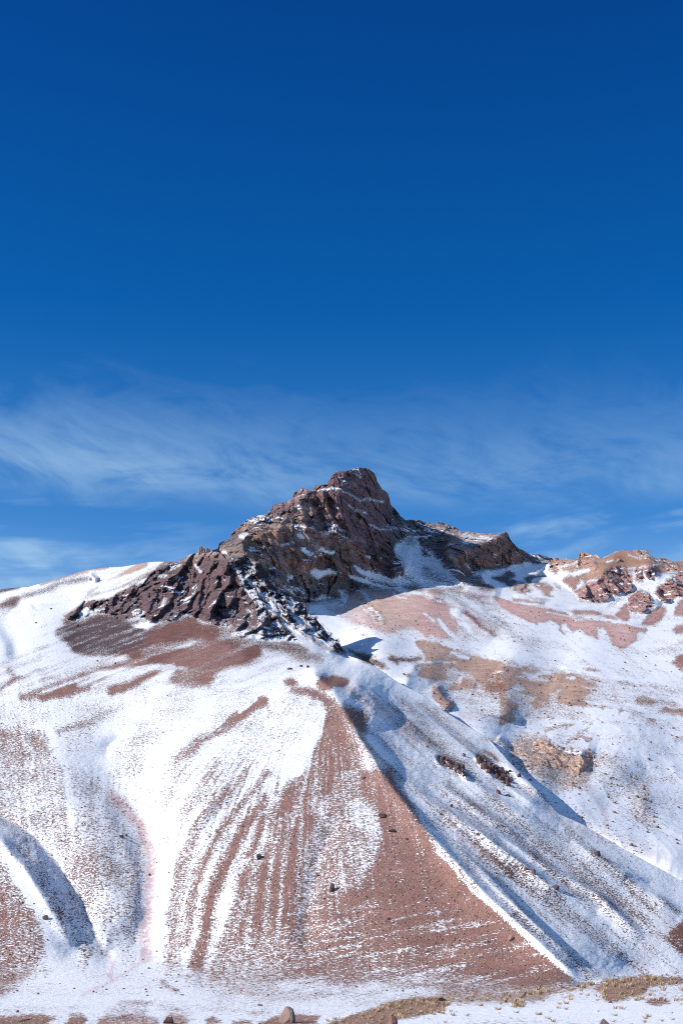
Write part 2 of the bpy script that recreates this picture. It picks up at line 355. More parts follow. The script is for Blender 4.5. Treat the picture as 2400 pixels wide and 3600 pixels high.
many('H', ['520 775 620 770 760 780 820 820 700 815 560 810', '800 830 920 830 990 860 880 860', '0 655 130 670 260 690 300 715 130 695 0 690', '90 620 250 660 330 690 260 680', '180 530 300 520 370 560 330 620 390 650 300 640 240 560'], .92, (.54, .39, .32), f=3)
many('H', ['600 470 750 440 1000 300 940 340 740 480 560 600 690 700 700 560', '440 500 540 440 700 400 720 440 640 460 560 600 540 570'], .95, (.54, .34, .29), f=4)
many('H', ['930 820 1050 700 1080 820 1080 870 1020 880', '1170 900 1240 810 1330 740 1400 730 1400 780 1370 850 1290 910', '1480 830 1490 730 1568 650 1700 640 1700 830', '1450 950 1500 920 1568 910 1700 900 1700 1000 1490 990'], .93, (.50, .31, .28), f=4)
stroke('H', '880 740 980 670 1060 640', 12, .35, GREY, f=6); stroke('H', '1330 1150 1430 1130 1568 1060', 14, .25, RED, f=8)
many('F', ['1290 900 1320 885 1420 900 1540 905 1500 940 1380 920 1370 955 1310 930', '1000 830 1100 870 1240 900 1180 900 1340 990 1260 980 1120 930', '1400 1010 1460 1015 1450 1040', '1470 970 1530 960 1500 1000'], .9, (.17, .125, .115), f=4)
paint('F', '840 545 960 545 1100 560 1240 690 1100 670 900 600', .62, PINK, f=8)
paint('F', '1090 460 1140 440 1200 530 1260 640 1290 690 1230 680 1170 600 1100 560', .9, (.46, .32, .25), .9, f=4)
paint('F', '965 510 985 500 1000 550 970 560', .95, (.46, .32, .25), .9, f=3)
many('I', ['80 0 140 0 230 20 330 60 440 100 560 120 640 160 780 190 640 195 760 235 880 240 870 300 830 300 830 370 760 380 720 350 760 310 640 290 700 270 650 240 560 290 660 370 620 400 640 440 580 460 555 480 550 300 480 280 420 220 380 190 300 150 240 170 280 215 200 230 120 200 130 140 150 90 100 40',
           '185 245 230 260 250 310 310 350 290 400 230 370 190 300', '270 270 300 250 350 240 350 215 440 250 400 270 300 275', '640 150 700 145 780 170 770 185 680 180',
           '730 200 880 180 950 190 1080 235 1095 255 1000 245 1040 270 1065 300 1000 310 1040 360 1000 400 920 390 860 370 880 300 900 270 800 260 760 240 850 215',
           '1010 160 1060 150 1110 170 1060 175', '1180 230 1240 225 1310 255 1240 255', '1030 210 1100 215 1160 240 1100 235', '1300 345 1330 310 1430 335 1400 360', '1340 295 1400 285 1440 300 1380 305', '1440 270 1568 290 1500 285',
           '1440 400 1470 370 1568 380 1700 380 1700 440 1568 420', '1240 430 1290 395 1350 400 1300 430', '1350 430 1420 430 1420 470 1370 460', '1495 540 1568 530 1700 530 1700 580 1540 560', '1170 405 1250 370 1210 415', '1100 380 1140 370 1130 395', '1010 550 1060 540 1050 570'],
     .94, (.54, .38, .295), f=3)
stroke('I', '300 72 385 95', 13, .04, f=3); stroke('I', '130 125 310 118', 6, .06, f=2); stroke('I', '930 205 970 210', 8, .05, f=2); stroke('I', '690 180 760 200', 6, .06, f=3)
paint('I', '440 220 560 280 560 440 500 440 400 390 430 330 490 290', .28, BROWN, f=8); paint('I', '760 330 1040 380 1060 430 800 430', .3, BROWN, f=10)
paint('I', '490 180 580 150 600 300 540 290 480 280', .88, (.34, .19, .13), .3, f=5)
many('I', ['1500 130 1568 80 1700 60 1700 190 1568 185'], .93, (.40, .20, .165), f=4)
for s in ['800 495 900 475 960 470', '980 520 1040 490 1070 460 1020 455', '930 560 1000 540 1060 545', '1150 490 1230 480', '1100 440 1110 420']: stroke('I', s, 9, .7, BROWN, f=5)
paint('I', '900 180 1568 200 1568 460 1100 330 1100 260', .12, BROWN, f=20) if False else None
stroke('I', '1150 260 1300 280 1568 300', 60, .16, BROWN, f=30); stroke('I', '980 110 1200 150 1568 210', 30, .14, BROWN, f=14); stroke('I', '1150 480 1300 560 1420 600', 80, .13, BROWN, f=40)
stroke('I', '1280 400 1420 480 1470 520', 20, .35, BROWN, f=10)
# the eroded outcrop
paint('I', '620 560 680 515 820 530 860 580 1000 610 1080 640 1110 680 1060 760 1040 820 900 820 700 730 620 670', .62, SAND, f=9)
paint('I', '730 640 760 540 820 525 850 570 940 600 1040 605 1080 640 1075 690 1020 700 1000 740 880 700 830 700 790 690 740 720', .96, SAND, .85, f=4)
stroke('I', '1110 650 1190 680 1270 760 1270 820 1180 850', 34, .42, SAND, f=14); paint('I', '1090 700 1250 760 1260 840 1140 830 1080 800', .32, SAND, f=10)
stroke('I', '630 640 720 740 860 830', 30, .45, SAND, f=14)
stroke('I', '1370 790 1350 860 1360 930', 24, .85, SAND, f=10); stroke('I', '1330 800 1320 900 1380 980', 60, .38, SAND, f=16)
stroke('I', '470 610 520 640 545 665', 10, .9, (.40, .27, .2), f=3); stroke('I', '460 545 520 550 600 580', 14, .4, BROWN, f=6)
paint('I', '1100 420 1568 500 1568 900 1480 900 1300 600', .12, BROWN, f=30)
paint('I', '-100 430 250 560 450 690 700 830 900 960 1100 1176 500 1176 -100 700', .23, DRED, f=22) if False else None
# cirque head, shaded snow with ledges
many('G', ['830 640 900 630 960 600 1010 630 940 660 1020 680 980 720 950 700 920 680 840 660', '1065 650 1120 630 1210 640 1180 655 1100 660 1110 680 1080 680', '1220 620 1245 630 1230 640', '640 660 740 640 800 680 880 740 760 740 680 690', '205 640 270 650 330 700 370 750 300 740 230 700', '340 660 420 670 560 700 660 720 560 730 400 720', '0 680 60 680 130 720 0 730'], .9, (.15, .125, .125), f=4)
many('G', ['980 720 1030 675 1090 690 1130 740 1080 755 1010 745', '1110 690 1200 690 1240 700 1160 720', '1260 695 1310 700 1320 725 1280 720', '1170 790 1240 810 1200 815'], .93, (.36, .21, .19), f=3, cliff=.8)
# --- the peak
PK = ('0 700 130 640 140 600 190 590 250 510 300 470 350 435 430 410 470 400 510 345 580 325 640 300 660 250 720 232 800 200 900 150 940 110 1080 90 1200 110 1225 180 1300 265 1315 345 '
      '1340 560 1342 690 1400 700 1470 800 1440 820 1380 850 1330 845 1260 830 1200 860 1240 910 1080 900 1020 1040 740 1040 600 960 400 800 300 700')
m = blur(inpoly(pts('S', '740 1500 2000 1500 2000 2000 1900 2010 1640 2050 1500 2060 1390 2080 1270 2075 1200 2110 1100 2125 760 2180')), 6); CLIFF[:] = np.maximum(CLIFF, m)
paint('S', '740 1560 2000 1560 2000 2000 1900 2010 1640 2050 1390 2080 1270 2075 1200 2110 1100 2125 760 2180', .96, GREY, f=5)
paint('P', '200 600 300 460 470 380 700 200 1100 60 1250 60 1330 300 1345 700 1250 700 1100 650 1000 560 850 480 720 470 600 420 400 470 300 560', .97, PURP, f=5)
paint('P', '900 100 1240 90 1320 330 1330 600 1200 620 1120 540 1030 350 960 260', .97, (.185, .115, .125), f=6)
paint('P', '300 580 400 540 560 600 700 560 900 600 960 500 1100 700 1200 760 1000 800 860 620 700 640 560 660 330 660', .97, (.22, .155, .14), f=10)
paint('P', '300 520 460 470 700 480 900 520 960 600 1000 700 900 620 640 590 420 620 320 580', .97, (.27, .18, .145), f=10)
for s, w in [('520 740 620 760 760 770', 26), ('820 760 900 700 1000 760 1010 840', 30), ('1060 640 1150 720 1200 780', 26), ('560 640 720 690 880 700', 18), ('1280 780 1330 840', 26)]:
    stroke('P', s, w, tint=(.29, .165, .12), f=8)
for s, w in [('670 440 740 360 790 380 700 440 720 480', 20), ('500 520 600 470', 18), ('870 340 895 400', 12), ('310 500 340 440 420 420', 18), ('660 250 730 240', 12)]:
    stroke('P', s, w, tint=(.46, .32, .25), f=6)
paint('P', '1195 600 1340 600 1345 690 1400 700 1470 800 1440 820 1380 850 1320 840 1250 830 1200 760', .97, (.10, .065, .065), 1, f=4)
SN = ['750 795 800 790 850 795 890 780 955 800 950 830 880 830 820 860 770 820', '690 645 740 640 775 670 770 690 700 660', '800 645 850 650 930 655 925 690 880 680', '660 560 690 535 740 560 720 580 680 570', '600 820 650 830 660 850 620 865', '1060 750 1130 790 1170 800 1230 810 1270 830 1340 850 1390 830 1470 850 1480 900 1380 900 1280 880 1200 860 1120 830 1070 780',
      '1030 810 1100 840 1200 870 1320 910 1420 930 1560 950 1500 960 1300 920 1180 900 1040 850', '560 890 620 920 680 970 800 990 840 960 880 960 950 990 830 1000 720 990 640 960 570 900', '950 920 1000 940 1040 970 1010 1030 980 990', '1145 690 1195 680 1180 720', '1040 650 1110 695 1060 670', '480 815 520 840 490 840', '415 705 470 740 430 730', '140 660 190 655 200 690', '270 560 340 535 300 580', '240 770 330 830 320 870 270 850']
for s in SN: paint('P', s, .06, None, .25, f=2.5)
for s in ['565 620 650 605', '1000 250 1110 310 1150 300 1270 320', '1170 480 1240 510 1310 515', '1030 350 1080 380', '1130 390 1155 400', '930 350 960 365', '870 460 920 490', '1330 500 1380 505', '1420 570 1480 575']: stroke('P', s, 7, .25, f=3)
# gully right of the tower
paint('G', '165 430 260 370 330 380 360 460 440 480 500 560 560 620 650 690 560 720 440 720 330 700 250 640 200 600 180 610 240 640 220 520 165 480', .12, GREY, .2, f=4)
paint('G', '360 560 460 590 600 660 560 700 420 690 360 640', .42, GREY, .2, f=9)
paint('G', '190 380 290 370 330 400 310 430 250 410', .5, GREY, .7, f=5); paint('G', '340 440 400 470 420 510 360 490', .93, GREY, .8, f=3)
paint('G', '500 560 510 440 540 340 600 400 680 470 690 560 740 630 640 670 560 600', .97, (.23, .15, .125), 1, f=4)
stroke('G', '545 470 560 510 590 530', 14, tint=(.45, .32, .27), f=4); stroke('G', '540 350 560 400 680 470', 16, tint=(.34, .2, .17), f=5); stroke('G', '670 560 720 590 735 630', 14, tint=(.42, .29, .25), f=4)
paint('G', '430 290 560 285 640 340 830 340 940 335 950 380 840 390 700 380 600 350 470 310', .94, (.58, .41, .36), .8, f=5)
stroke('G', '640 350 680 365', 7, .05, f=2); stroke('G', '760 370 830 390', 5, .2, f=2)
paint('G', '730 420 880 380 960 400 1060 480 1050 540 900 580 800 590 720 500', .97, (.20, .14, .125), 1, f=8)
for s, w in [('900 400 980 430 1040 490', 12), ('830 470 960 460', 10), ('740 540 860 560 960 540', 10)]: stroke('G', s, w, tint=(.33, .18, .12), f=5)
# cirque floor snow over the cliff mask
m = blur(inpoly(pts('G', '740 610 830 600 940 590 960 570 1060 548 1200 550 1260 560 1280 600 1330 620 1300 680 1000 660 800 660')), 4); CLIFF *= 1 - m
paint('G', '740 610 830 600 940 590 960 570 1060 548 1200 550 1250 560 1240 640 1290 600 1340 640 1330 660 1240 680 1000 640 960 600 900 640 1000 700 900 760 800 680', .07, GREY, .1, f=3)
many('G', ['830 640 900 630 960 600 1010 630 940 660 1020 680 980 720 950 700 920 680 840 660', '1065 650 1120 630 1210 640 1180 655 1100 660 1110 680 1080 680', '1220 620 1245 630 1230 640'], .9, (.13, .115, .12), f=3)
# --- hills on the right
paint('H', '340 340 380 290 560 300 620 220 820 290 1000 210 1260 210 1500 320 1568 300 1900 300 1900 480 1400 440 1100 400 900 480 700 480 600 440 440 400', .94, (.55, .36, .27), f=4)
paint('H', '860 340 960 240 1100 225 1180 260 1340 340 1400 360 1280 370 1060 360 960 370 860 420 760 460', .97, ORANGE, 0, f=4)
many('H', ['340 340 370 300 480 293 560 310 520 350 420 370 430 440 380 440 330 400', '540 400 600 300 690 290 720 380 640 400', '620 300 620 232 690 240 740 290 780 330 780 380 740 430 710 380', '740 300 770 255 810 295'], .96, (.45, .29, .22), f=3, cliff=1)
paint('H', '1120 230 1150 213 1240 220 1280 290 1400 290 1460 320 1380 340 1260 310 1180 290', .85, (.36, .25, .21), .6, f=3)
many('H', ['600 690 610 600 700 520 740 510 800 480 860 420 970 360 1060 400 1110 490 1110 560 1090 620 1020 610 920 650 840 700 780 700 680 680', '1120 400 1180 380 1200 500 1140 510', '1200 400 1250 340 1300 360 1320 440 1290 490 1240 480', '1370 380 1440 330 1500 350 1540 400 1430 410', '1060 770 1060 650 1160 570 1250 620 1310 730 1220 790 1130 800', '1290 610 1400 500 1568 390 1900 330 1900 680 1568 640 1400 700 1340 650'], .97, (.33, .21, .20), f=3, cliff=1)
paint('H', '960 310 1010 280 1010 310 940 340', .9, MAUVE, .8, f=3)
for s in ['870 330 920 315', '1070 262 1170 295', '1165 380 1215 365', '1290 355 1350 352', '1060 385 1120 380', '1420 420 1500 420', '1080 590 1180 540 1270 480', '1210 585 1330 520', '1430 465 1470 450', '430 380 560 345 590 330', '1290 640 1330 690 1310 740', '610 675 680 680']: stroke('H', s, 6, .06, f=2)
paint('H', '510 450 570 410 720 385 715 410 570 460', .04, None, 0, f=3)
# --- foreground strips
paint('K', '-200 345 80 325 170 320 245 335 200 362 200 420 -300 420', .95, BROWN, .4, f=4)
paint('K', '300 320 350 318 370 350 330 380 270 380', .93, BROWN, .3, f=4); stroke('K', '300 290 370 275', 14, .3, BROWN, f=8)
paint('K', '420 335 490 320 600 310 660 340 680 380 400 380', .85, BROWN, .3, f=5); paint('K', '490 270 580 262 660 272 640 280 500 276', .75, RED, f=5); paint('K', '500 280 640 285 620 320 430 320', .42, RED, f=8)
paint('K', '690 350 740 300 780 320 810 360 720 380', .75, BROWN, f=6); stroke('K', '690 185 720 210 750 220', 14, .6, RED, f=6)
paint('K', '870 340 900 330 950 355 880 370', .85, BROWN, f=4); paint('K', '980 350 1060 345 1080 370 980 370', .8, BROWN, f=4); paint('K', '1100 355 1180 325 1280 320 1360 330 1330 370 1090 380', .9, BROWN, f=4)
stroke('K', '1060 315 1130 312', 8, .5, RED, f=5); stroke('K', '690 290 800 320', 20, .35, RED, f=10); stroke('K', '700 130 850 190 960 230', 30, .25, RED, f=14)
FG = '0 365 100 330 220 305 380 300 560 292 720 275 900 250 1100 232 1250 205 1360 190 1568 205 1800 215'
paint('J', '-220 430 -100 385 0 352 100 320 220 295 380 290 390 330 370 360 240 390 130 410 60 440 -220 470', .97, (.46, .30, .22), f=4)
paint('J', '380 290 720 265 900 240 1100 222 1240 200 1150 235 1000 262 900 280 860 310 700 325 600 320 440 325', .66, (.44, .28, .20), f=6)
paint('J', '1100 255 1250 200 1360 180 1568 195 1900 200 1900 230 1568 225 1400 240 1380 270 1280 300 1220 320 1150 300 1180 275', .95, (.44, .28, .21), f=5)
paint('J', '1370 325 1400 305 1470 300 1510 325 1430 335', .9, (.38, .22, .155), f=4); paint('J', '710 320 760 305 765 345 720 348', .8, (.38, .22, .155), f=4)
GULLY = np.zeros((RH, RW))                     # drifted-in channels stay clean
for s_, w_ in (('720 2480 560 2640 520 2800 560 2980 545 3150 525 3360', 70), ('940 2440 800 2540 690 2700 600 2880 570 3100 545 3330', 52), ('470 2500 400 2580 330 2680', 90), ('60 3080 150 3200 210 3380 300 3500', 60), ('170 2560 240 2720 250 2900', 22), ('1130 2500 1080 2620 1020 2700', 60)):
    d_ = dist(pts('S', s_))[0]; GULLY = np.maximum(GULLY, np.exp(-(d_ / w_ * 1.6) ** 4))
ROCK *= 1 - .75 * GULLY * (ROCK < .5)
# snow and stones drawn out down the slopes
def streaks(mask, across, along, w, amp, seed):
    global ROCK
    n = .6 * fbm(across / w, along / (w * 16), across * 0, 3, seed, .6) + .55 * fbm(across / (w * .36), along / (w * 9), across * 0, 2, seed + 9)
    ROCK += amp * n * mask * np.clip((ROCK - .015) / .06, 0, 1) * np.clip((1.0 - ROCK) / .10, 0, 1)
bench = fbm((gx) / 120, (gy + .20 * gx) / 10, gx * 0, 3, 340, .55)      # snow caught on the benches low on the spur
ROCK += .75 * np.minimum(bench, .12) * blur(inpoly(pts('S', '1000 3150 1350 3150 1800 3250 2060 3460 1000 3500')), 40) * (ROCK > .2)
gf = 1 - np.exp(-np.clip(gy - 2330, 30, None) / 620)
swx = fbm(gx / 60, gy / 160, gx * 0, 3, 330) * 16
streaks(blur(inpoly(pts('S', '400 3450 560 3000 650 2650 900 2450 1150 2420 1500 2930 2050 3450')), 25) * np.clip((3420 - gy) / 300, .25, 1), (gx - 1150 + swx) / gf, gy, 17, .55, 301)
streaks(blur(inpoly(pts('S', '-400 2400 600 2400 500 3400 -400 3500')), 30), (gx - 250) - (gy - 2600) * .12 * np.sign(250 - gx), gy, 18, .26, 302)
streaks(blur(inpoly(pts('S', '1150 2400 1250 2400 1560 2500 2000 2880 2400 3100 2400 3440 2060 3450 1500 2930')), 20), gx * .66 - gy * .75, gx * .75 + gy * .66, 26, .55, 303)
streaks(blur(inpoly(pts('S', '250 2150 1000 2250 1000 2400 300 2450 -400 2500 -400 2300')), 25), gx * .35 + gy * .94, gx * .94 - gy * .35, 20, .5, 304)
streaks(blur(inpoly(pts('S', '1260 2080 1800 2100 2400 2250 2400 2450 1500 2300 1240 2250')), 15), -gx * .6 + gy * .8, gx * .8 + gy * .6, 16, .38, 305)
streaks(blur(inpoly(pts('S', '1450 2260 2400 2380 2400 2560 1750 2600 1450 2420')), 15), -gx * .15 + gy * .99, gx * .99 + gy * .15, 14, .42, 306)
ROCK += .15 * (1 - .9 * GULLY) * blur(inpoly(pts('S', '-400 2480 500 2500 1100 2480 1500 2950 2000 3420 -400 3440')), 40) * np.clip(.75 + 1.3 * fbm(gx / 120, gy / 90, gx * 0, 4, 310), 0, 1) * (ROCK < .5)
ROCK[:] = np.clip(ROCK, 0.004, .985)
TER = blur(inpoly(pts('S', '-400 2600 1200 2480 1400 2900 2060 3470 -400 3520')), 30)      # terracette banding on the spur

# ------------------------------------------------------------------ depth of each land form (photo pixel, ground distance)
def F(py):                                    # an even 30 degree slope rising from a toe 425 m away
    e = ray(0, py)[1]; return -263.75 / (e - .59)
def tin(P, lines=(), s=10, soft=0, keep=()):
    co = []; ed = []
    def add(x, y, d):
        co.append((x, y, 1.0 / d)); return len(co) - 1
    for p in P: add(*p)
    for L in lines:
        ids = [add(*p) for p in L]
        ed += list(zip(ids, ids[1:]))
    vin = [Vector((c[0], c[1])) for c in co]
    vo, eo, fo, ov, oe, of = delaunay_2d_cdt(vin, ed, [], 0, 0.5)
    val = []
    for q, o in enumerate(ov):
        if o: val.append(co[o[0]][2])
        else:
            b = sorted(co, key=lambda c: (c[0] - vo[q][0]) ** 2 + (c[1] - vo[q][1]) ** 2)[:2]; val.append((b[0][2] + b[1][2]) / 2)
    R = np.full((RH, RW), np.nan)
    for f in fo:
        (x1, y1), (x2, y2), (x3, y3) = (vo[f[0]][:2], vo[f[1]][:2], vo[f[2]][:2])
        dt = (y2 - y3) * (x1 - x3) + (x3 - x2) * (y1 - y3)
        if abs(dt) < 1e-9: continue
        i0 = max(0, int((min(x1, x2, x3) - RX0) / RS)); i1 = min(RW, int((max(x1, x2, x3) - RX0) / RS) + 2)
        j0 = max(0, int((min(y1, y2, y3) - RY0) / RS)); j1 = min(RH, int((max(y1, y2, y3) - RY0) / RS) + 2)
        if i1 <= i0 or j1 <= j0: continue
        X = gx[j0:j1, i0:i1]; Y = gy[j0:j1, i0:i1]
        a = ((y2 - y3) * (X - x3) + (x3 - x2) * (Y - y3)) / dt; b = ((y3 - y1) * (X - x3) + (x1 - x3) * (Y - y3)) / dt; c = 1 - a - b
        m = (a >= -1e-6) & (b >= -1e-6) & (c >= -1e-6)
        R[j0:j1, i0:i1][m] = (a * val[f[0]] + b * val[f[1]] + c * val[f[2]])[m]
    m = np.isnan(R)
    if m.any():
        R[m] = np.nanmean(R)
    A = blur(R, s)
    if soft:                                   # broad slopes roll, only the named crests stay sharp
        B = blur(R, soft); w = np.zeros((RH, RW))
        for L in keep:
            d = dist([(p[0], p[1]) for p in L])[0]; w = np.maximum(w, np.exp(-(d / (soft * .8)) ** 2))
        A = A * w + B * (1 - w)
    return 1.0 / A
def PL(px, py, a):                            # even slope falling to the right from the spur's crest line, gradient a
    x, e = ray(px, py); fy = .486 - .2 * a
    return (70 + 8 * a - 540 * fy) / (e + x * a - fy)
edge2 = [(863, 1953, 990), (904, 1970, 978), (940, 2016, 958), (970, 2067, 935), (1016, 2090, 925), (1037, 2113, 915), (1072, 2120, 905), (1080, 2156, 893), (1108, 2171, 885), (1139, 2207, 870), (1159, 2238, 860), (1190, 2258, 835), (1215, 2301, 805),
         (1300, 2330, 755), (1400, 2400, 715), (1480, 2440, 700), (1560, 2500, 678), (1640, 2550, 660), (1720, 2600, 640), (1790, 2680, 610)] + [(x, y, PL(x, y, .37)) for x, y in [(1870, 2760), (1960, 2860), (2050, 2900), (2200, 2990), (2330, 3060), (2400, 3100)]] + [(2800, 3300, 470)]
P2 = []
for x in (-400, 0, 400, 800, 1200, 1600, 2000, 2400, 2800):
    P2 += [(x, 3760, 145)]
P2 += [(x, y, F(y) + o) for x, y, o in [
       (250, 2800, -6), (0, 2800, 4), (-400, 2800, 20), (330, 3000, -6), (420, 3200, -4), (700, 3200, -10), (700, 3000, -14), (650, 2800, -16), (640, 2620, -10), (1000, 3200, -24), (1000, 3000, -28), (1000, 2800, -30), (980, 2600, -26), (1300, 3200, -34), (1300, 3000, -38),
       (-400, 3100, 0), (-60, 3200, -10), (100, 3300, -12), (200, 2600, 4), (-400, 2600, 30), (0, 2600, 14)]]
P2 += [(-400, 2400, 680), (0, 2400, 655), (300, 2400, 645), (600, 2400, 625), (900, 2400, 612), (-400, 2250, 820), (0, 2250, 790), (300, 2290, 770), (600, 2290, 735), (900, 2290, 720), (250, 2165, 900), (500, 2180, 850), (750, 2195, 830), (950, 2245, 790),
       (430, 2070, 955), (560, 1992, 985), (640, 1966, 985), (720, 1938, 975), (-400, 2120, 1150), (0, 2074, 1100), (190, 2030, 1080), (370, 1993, 1050), (480, 1983, 1040), (630, 1975, 1020), (-400, 1560, 1400), (800, 1560, 1300), (2800, 1560, 1200),
       (1100, 2310, 715), (1300, 2440, 618), (1230, 2400, 606), (2800, 3500, 430), (2120, 3460, 384), (2230, 3440, 410), (2400, 3420, 415)] + [(x, y, PL(x, y, a - .12)) for x, y, a in [(1330, 2560, .62), (1400, 2640, .6), (1500, 2700, .55), (1620, 2620, .55), (1650, 2860, .52), (1720, 2740, .52), (1800, 2960, .5), (1860, 2860, .5), (1950, 3120, .5), (2000, 3000, .48), (2050, 3200, .47), (2150, 3340, .46), (2200, 3150, .46), (2300, 3300, .42), (2400, 3260, .40)]] + [ (200, 2250, 790), (60, 2180, 900), (150, 2150, 905)]
ridge = [(1110, 2370, 605), (1160, 2410, 592), (1210, 2500, 566), (1270, 2600, 535), (1370, 2760, 497), (1480, 2900, 466), (1590, 3020, 445), (1700, 3140, 426), (1810, 3240, 410), (1900, 3320, 396), (1990, 3400, 381), (2060, 3465, 369)]
v1 = [(490, 2500, F(2500) + 6), (400, 2560, F(2560) + 8), (345, 2640, F(2640) + 10), (380, 2740, F(2740) + 12), (450, 2840, F(2840) + 13), (520, 2930, F(2930) + 14), (535, 3000, F(3000) + 14), (525, 3120, F(3120) + 13), (512, 3250, F(3250) + 11), (515, 3380, F(3380) + 5)]
r2 = [(-200, 2800, F(2800) - 10), (0, 2950, F(2950) - 20), (90, 3050, F(3050) - 21), (165, 3160, F(3160) - 17), (220, 3260, F(3260) - 12), (258, 3350, F(3350) - 5)]
v2 = [(-200, 2720, F(2720) + 8), (0, 2868, F(2868) + 9), (100, 2930, F(2930) + 9), (195, 3030, F(3030) + 9), (275, 3150, F(3150) + 6), (335, 3280, F(3280) + 2), (368, 3350, F(3350) + 1)]
divide = [(770, 1930, 970), (812, 1972, 940), (868, 2064, 885), (940, 2146, 835), (990, 2240, 788)]
toe = [(x, np.interp(x, [-400, 500, 1000, 2060, 2800], [3450, 3425, 3440, 3490, 3500]), np.interp(x, [-400, 0, 255, 390, 520, 700, 1000, 1300, 1600, 2060, 2300, 2800], [430, 418, 410, 424, 430, 420, 408, 396, 382, 362, 400, 430])) for x in range(-400, 2801, 80)]
fl1 = [(x, 3520, 302) for x in range(-400, 2801, 80)]; fl2 = [(x, 3600, 220) for x in range(-400, 2801, 80)]; fl3 = [(x, 3680, 176) for x in range(-400, 2801, 160)]
D2 = tin(P2, [ridge, v1, r2, v2, divide, edge2, toe, fl1, fl2, fl3], 8, 44, [ridge, r2, v2, divide, edge2[:13]])
P3 = [(x, y, d + 6 + max(0, (1400 - x) * .45)) for x, y, d in edge2 if x >= 1300]
P3 += [(500, 2250, 1250), (900, 2140, 1250), (1080, 2140, 1190), (1130, 2210, 1110), (1240, 2300, 1000), (900, 2700, 800), (1500, 2800, 680), (2000, 3200, 600), (2400, 3500, 500), (2800, 3760, 450), (500, 3760, 600), (500, 1560, 1700), (2800, 1560, 2400), (1500, 1560, 2600),
       (1120, 2112, 1312), (1250, 2072, 1370), (1340, 2062, 1390), (1480, 2075, 1325), (1640, 2050, 1390), (1780, 2080, 1420), (1900, 2055, 1500), (2000, 1990, 1650), (2000, 1900, 2100), (1700, 1990, 1600), (1450, 2030, 1430), (1300, 2030, 1440), (1100, 2080, 1400),
       (1400, 2200, 1120), (1550, 2230, 1085), (1480, 2140, 1200), (1250, 2200, 1150), (1300, 2130, 1235), (1450, 2290, 1000), (1600, 2150, 1230), (1700, 2200, 1170), (1700, 2300, 1030), (1600, 2400, 860), (1750, 2345, 905), (1650, 2330, 960),
       (1900, 2150, 1270), (1850, 2195, 1200), (2000, 2205, 1220), (2100, 2190, 1235), (2230, 2215, 1190), (2000, 2160, 1300), (2100, 2150, 1340), (2250, 2180, 1270), (2000, 2110, 1390), (1970, 2060, 1475), (2050, 2110, 1400), (2190, 2280, 1105), (2050, 2250, 1120), (2300, 2300, 1080), (2400, 2250, 1150), (2400, 2180, 1280), (2800, 2250, 1150), (2800, 2000, 1600), (2300, 2050, 1550),
       (2000, 2400, 910), (1950, 2380, 935), (2300, 2400, 930), (1900, 2500, 790), (2070, 2440, 850), (2200, 2500, 800), (2400, 2600, 760), (2800, 2600, 760), (1850, 2590, 720), (1800, 2640, 692), (1900, 2595, 722), (1900, 2680, 632), (2050, 2640, 690), (2080, 2720, 636), (1950, 2760, 614), (2000, 2820, 570), (2127, 2913, 545), (2110, 2800, 594), (2250, 2750, 650), (2270, 2880, 572), (2200, 2700, 662), (2400, 2800, 645), (2400, 2950, 552), (2800, 3000, 590), (1745, 2480, 760), (1740, 2400, 860), (1640, 2480, 745), (1560, 2430, 800), (1500, 2350, 860)]
D3 = tin(P3, [], 9, 40, [])
P4 = [(740, 1560, 1330), (766, 1926, 1270), (850, 1840, 1320), (1000, 1755, 1370), (1110, 1700, 1385), (1170, 1655, 1400), (1260, 1640, 1430), (1315, 1665, 1480), (1368, 1740, 1560), (1378, 1790, 1650), (1420, 1822, 1680), (1500, 1835, 1700), (1600, 1860, 1720), (1680, 1872, 1710), (1780, 1870, 1700), (1850, 1940, 1780), (1960, 1968, 1830), (2000, 1560, 2000), (1400, 1560, 1700),
      (740, 2100, 1130), (800, 1975, 1200), (856, 1900, 1225), (858, 1960, 1195), (860, 2020, 1195), (1000, 1850, 1275), (1040, 1770, 1330), (1160, 1720, 1350), (1215, 1745, 1360), (1190, 1800, 1335), (1180, 1880, 1300), (1000, 1950, 1245), (1000, 2110, 1215), (1110, 2125, 1275), (1180, 2000, 1280), (1250, 2080, 1325), (1290, 2010, 1330), (1320, 1900, 1390), (1310, 1800, 1420), (1375, 1900, 1430), (1375, 1960, 1395), (1345, 2020, 1352), (1430, 2000, 1395), (1445, 2020, 1395),
      (1395, 1890, 1580), (1395, 1930, 1540), (1450, 1890, 1620), (1470, 2000, 1450), (1540, 2050, 1385), (1640, 2075, 1365), (1575, 1872, 1640), (1550, 1960, 1560), (1575, 1960, 1470), (1600, 1990, 1440), (1620, 2030, 1400), (1680, 2050, 1395), (1640, 1930, 1520), (1652, 1980, 1560), (1662, 2010, 1545), (1735, 1900, 1610), (1700, 1990, 1560), (1800, 1990, 1620), (1840, 1960, 1670), (1900, 1985, 1700), (1760, 2060, 1470),
      (740, 2300, 1060), (1100, 2300, 1220), (1500, 2200, 1300), (2000, 2150, 1600)]
P4 = [(x, y, d + max(0, x - 860) * .10 if x < 1390 and y > 1600 else d) for x, y, d in P4]
D4 = tin(P4, [], 6)
